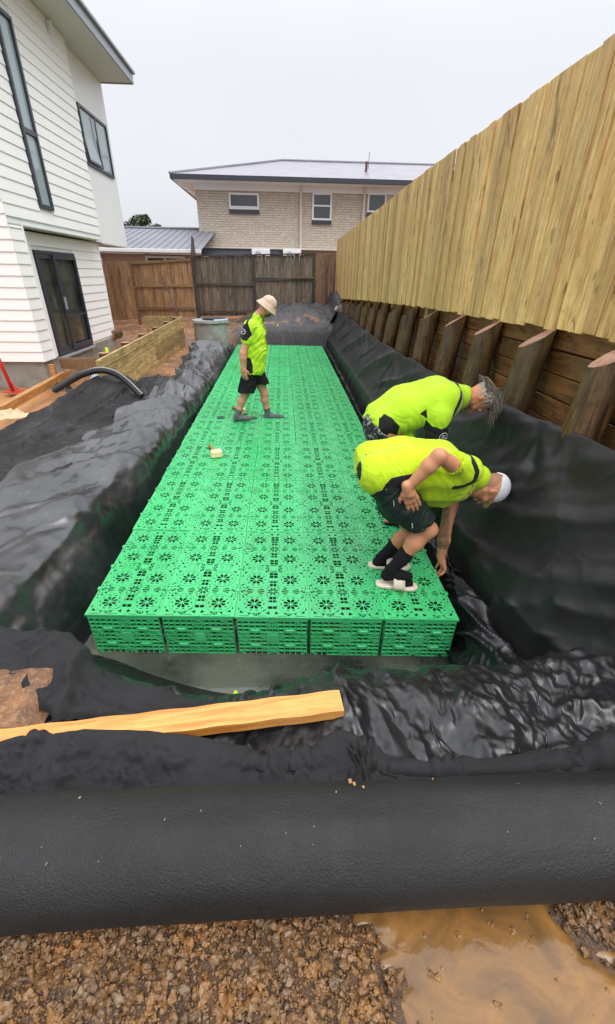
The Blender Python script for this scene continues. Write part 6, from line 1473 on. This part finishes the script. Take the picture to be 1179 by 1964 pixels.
link('body', B.mesh('body', M['skinC'], None, OC, (('tat', zero), ('beard', lambda P: np.clip((.068-np.linalg.norm(P-bd, axis=1))*50, 0, 1)))), C_)
B = Body((-.85, 6.0, .15), (.0, 6.68, 1.30), .0085)
for q in (-1, 1):
    o = lambda p, w_: (p[0], p[1]+q*w_, p[2]); B.chain([o((-0.511, 6.340, 0.428),.10), o((-0.485, 6.340, 0.667),.095), o((-0.459, 6.340, 0.898),.11)], [.142, .130, .130], .05)
    B.chain([o((-0.392, 6.340, 0.457),.08), o((-0.368, 6.340, 0.668),.085), o((-0.381, 6.340, 0.885),.10)], [.140, .135, .130], .05)
B.cone((-0.423, 6.340, 0.911), (-0.352, 6.340, 1.082), .125, .085, .05)
for s_, d_ in ((shR, elR), (shL, elL)):
    s_, d_ = Vector(s_), Vector(d_); B.cone(Vector((-0.422, 6.340, 0.925)), s_, .11, .085, .04); B.cone(s_, s_.lerp(d_, .50), .082, .078, .03)
ce = (-0.549, 6.340, 0.810); B.cutbox(lambda x, y, z: np.minimum(-(z-ce[2]-.25*(x-ce[0])), .16-abs(y-6.34)))
he = (-0.447, 6.340, 0.371); B.cutbox(lambda x, y, z: -(z-he[2]+.18*(x-he[0])))
ne = Vector((-0.315, 6.340, 1.128)); B.cut(ne, (.45, 0, .9))
stC = [(-0.384, 6.150, 1.209), (-0.427, 6.150, 1.147), (-0.486, 6.150, 1.058), (-0.524, 6.150, 0.995)]; slC = [(-0.606, 6.150, 1.000), (-0.480, 6.150, 1.040), (-0.432, 6.150, 0.900), (-0.505, 6.150, 0.827), (-0.636, 6.150, 0.852)]
panC = [(-0.517, 6.150, 0.614), (-0.468, 6.150, 0.594), (-0.444, 6.150, 0.505), (-0.449, 6.150, 0.400), (-0.543, 6.150, 0.393)]
def blkC(P): return np.where(P[:,1] < 6.34, np.maximum(np.maximum(.012-pdist(P, stC), pin(P, slC)), np.maximum(pin(P, panC), .006-pdist(P, [(-0.390, 6.150, 1.221), (-0.313, 6.150, 1.111), (-0.249, 6.150, 0.985)]))), -.01)
me = B.mesh('shirt', M['hv2'], wr(5, .012, 1.0, 1.3, 1), OC, (('blk', blkC), ('pipe', lambda P: .003-pdist(P, [(-0.397, 6.150, 0.906), (-0.429, 6.150, 0.505)])), ('gry', lambda P: zero(P)-1), ('grime', lambda P: np.clip((P[:,0]+.46)*6, .2, 1))))
sh = link('shirt', me, C_); ring_badge(B.P, (-0.548, 6.150, 0.937), .030, sh, M['badge'], OC, 1, .005)
B = Body((-.85, 6.0, -.05), (.05, 6.68, .60), .0085)
for h, kn in ((hipR, kneeR), (hipL, kneeL)):
    h, kn = Vector(h), Vector(kn); B.chain([h, h.lerp(kn, .85)], [.116, .125], .04)
B.cone((-0.447, 6.270, 0.448), (-0.457, 6.410, 0.422), .112, .112, .05)
k1, k2 = (-0.550, 6.340, 0.111), (-0.319, 6.340, 0.195)
B.cutbox(lambda x, y, z: np.where(x < (-0.426, 6.340, 0.179)[0], -(z-k1[2]), -(z-k2[2]))+0*y)
link('shorts', B.mesh('shorts', M['black_shorts'], wr(6, .012, 1.4, 1.4, 2), OC), C_)
for h, kn, an, toe in ((hipR, kneeR, ankR, toeR), (hipL, kneeL, ankL, toeL)):
    B = Body((-.95, 6.0, -.42), (.15, 6.68, .15), .0075); leg(B, h, kn, an, toe, .006); B.cut(Vector(kn).lerp(Vector(an), .72), Vector(kn)-Vector(an))
    link('sock', B.mesh('sock', M['sock_grey'], None, OC), C_)
B = Body((-.50, 6.1, 1.05), (.15, 6.6, 1.60), .006); f_, u_ = Vector(HF[0]), Vector(HF[2])
B.ell(HP(0,0,.050), (.108,.098,.100), HF, .01); B.cut(HP(0,0,.035), -u_)
for a in np.linspace(0, 2*pi, 73)[:-1]: B.cone(HP(.104*cos(a), .094*sin(a), .040), HP(.150*cos(a), .138*sin(a), -.018), .009, .006, .01)
link('bucket_hat', B.mesh('bucket_hat', M['buckethat'], lambda P, n: .003*fbm(P[:,0]*20, P[:,2]*20, 2), OC), C_)
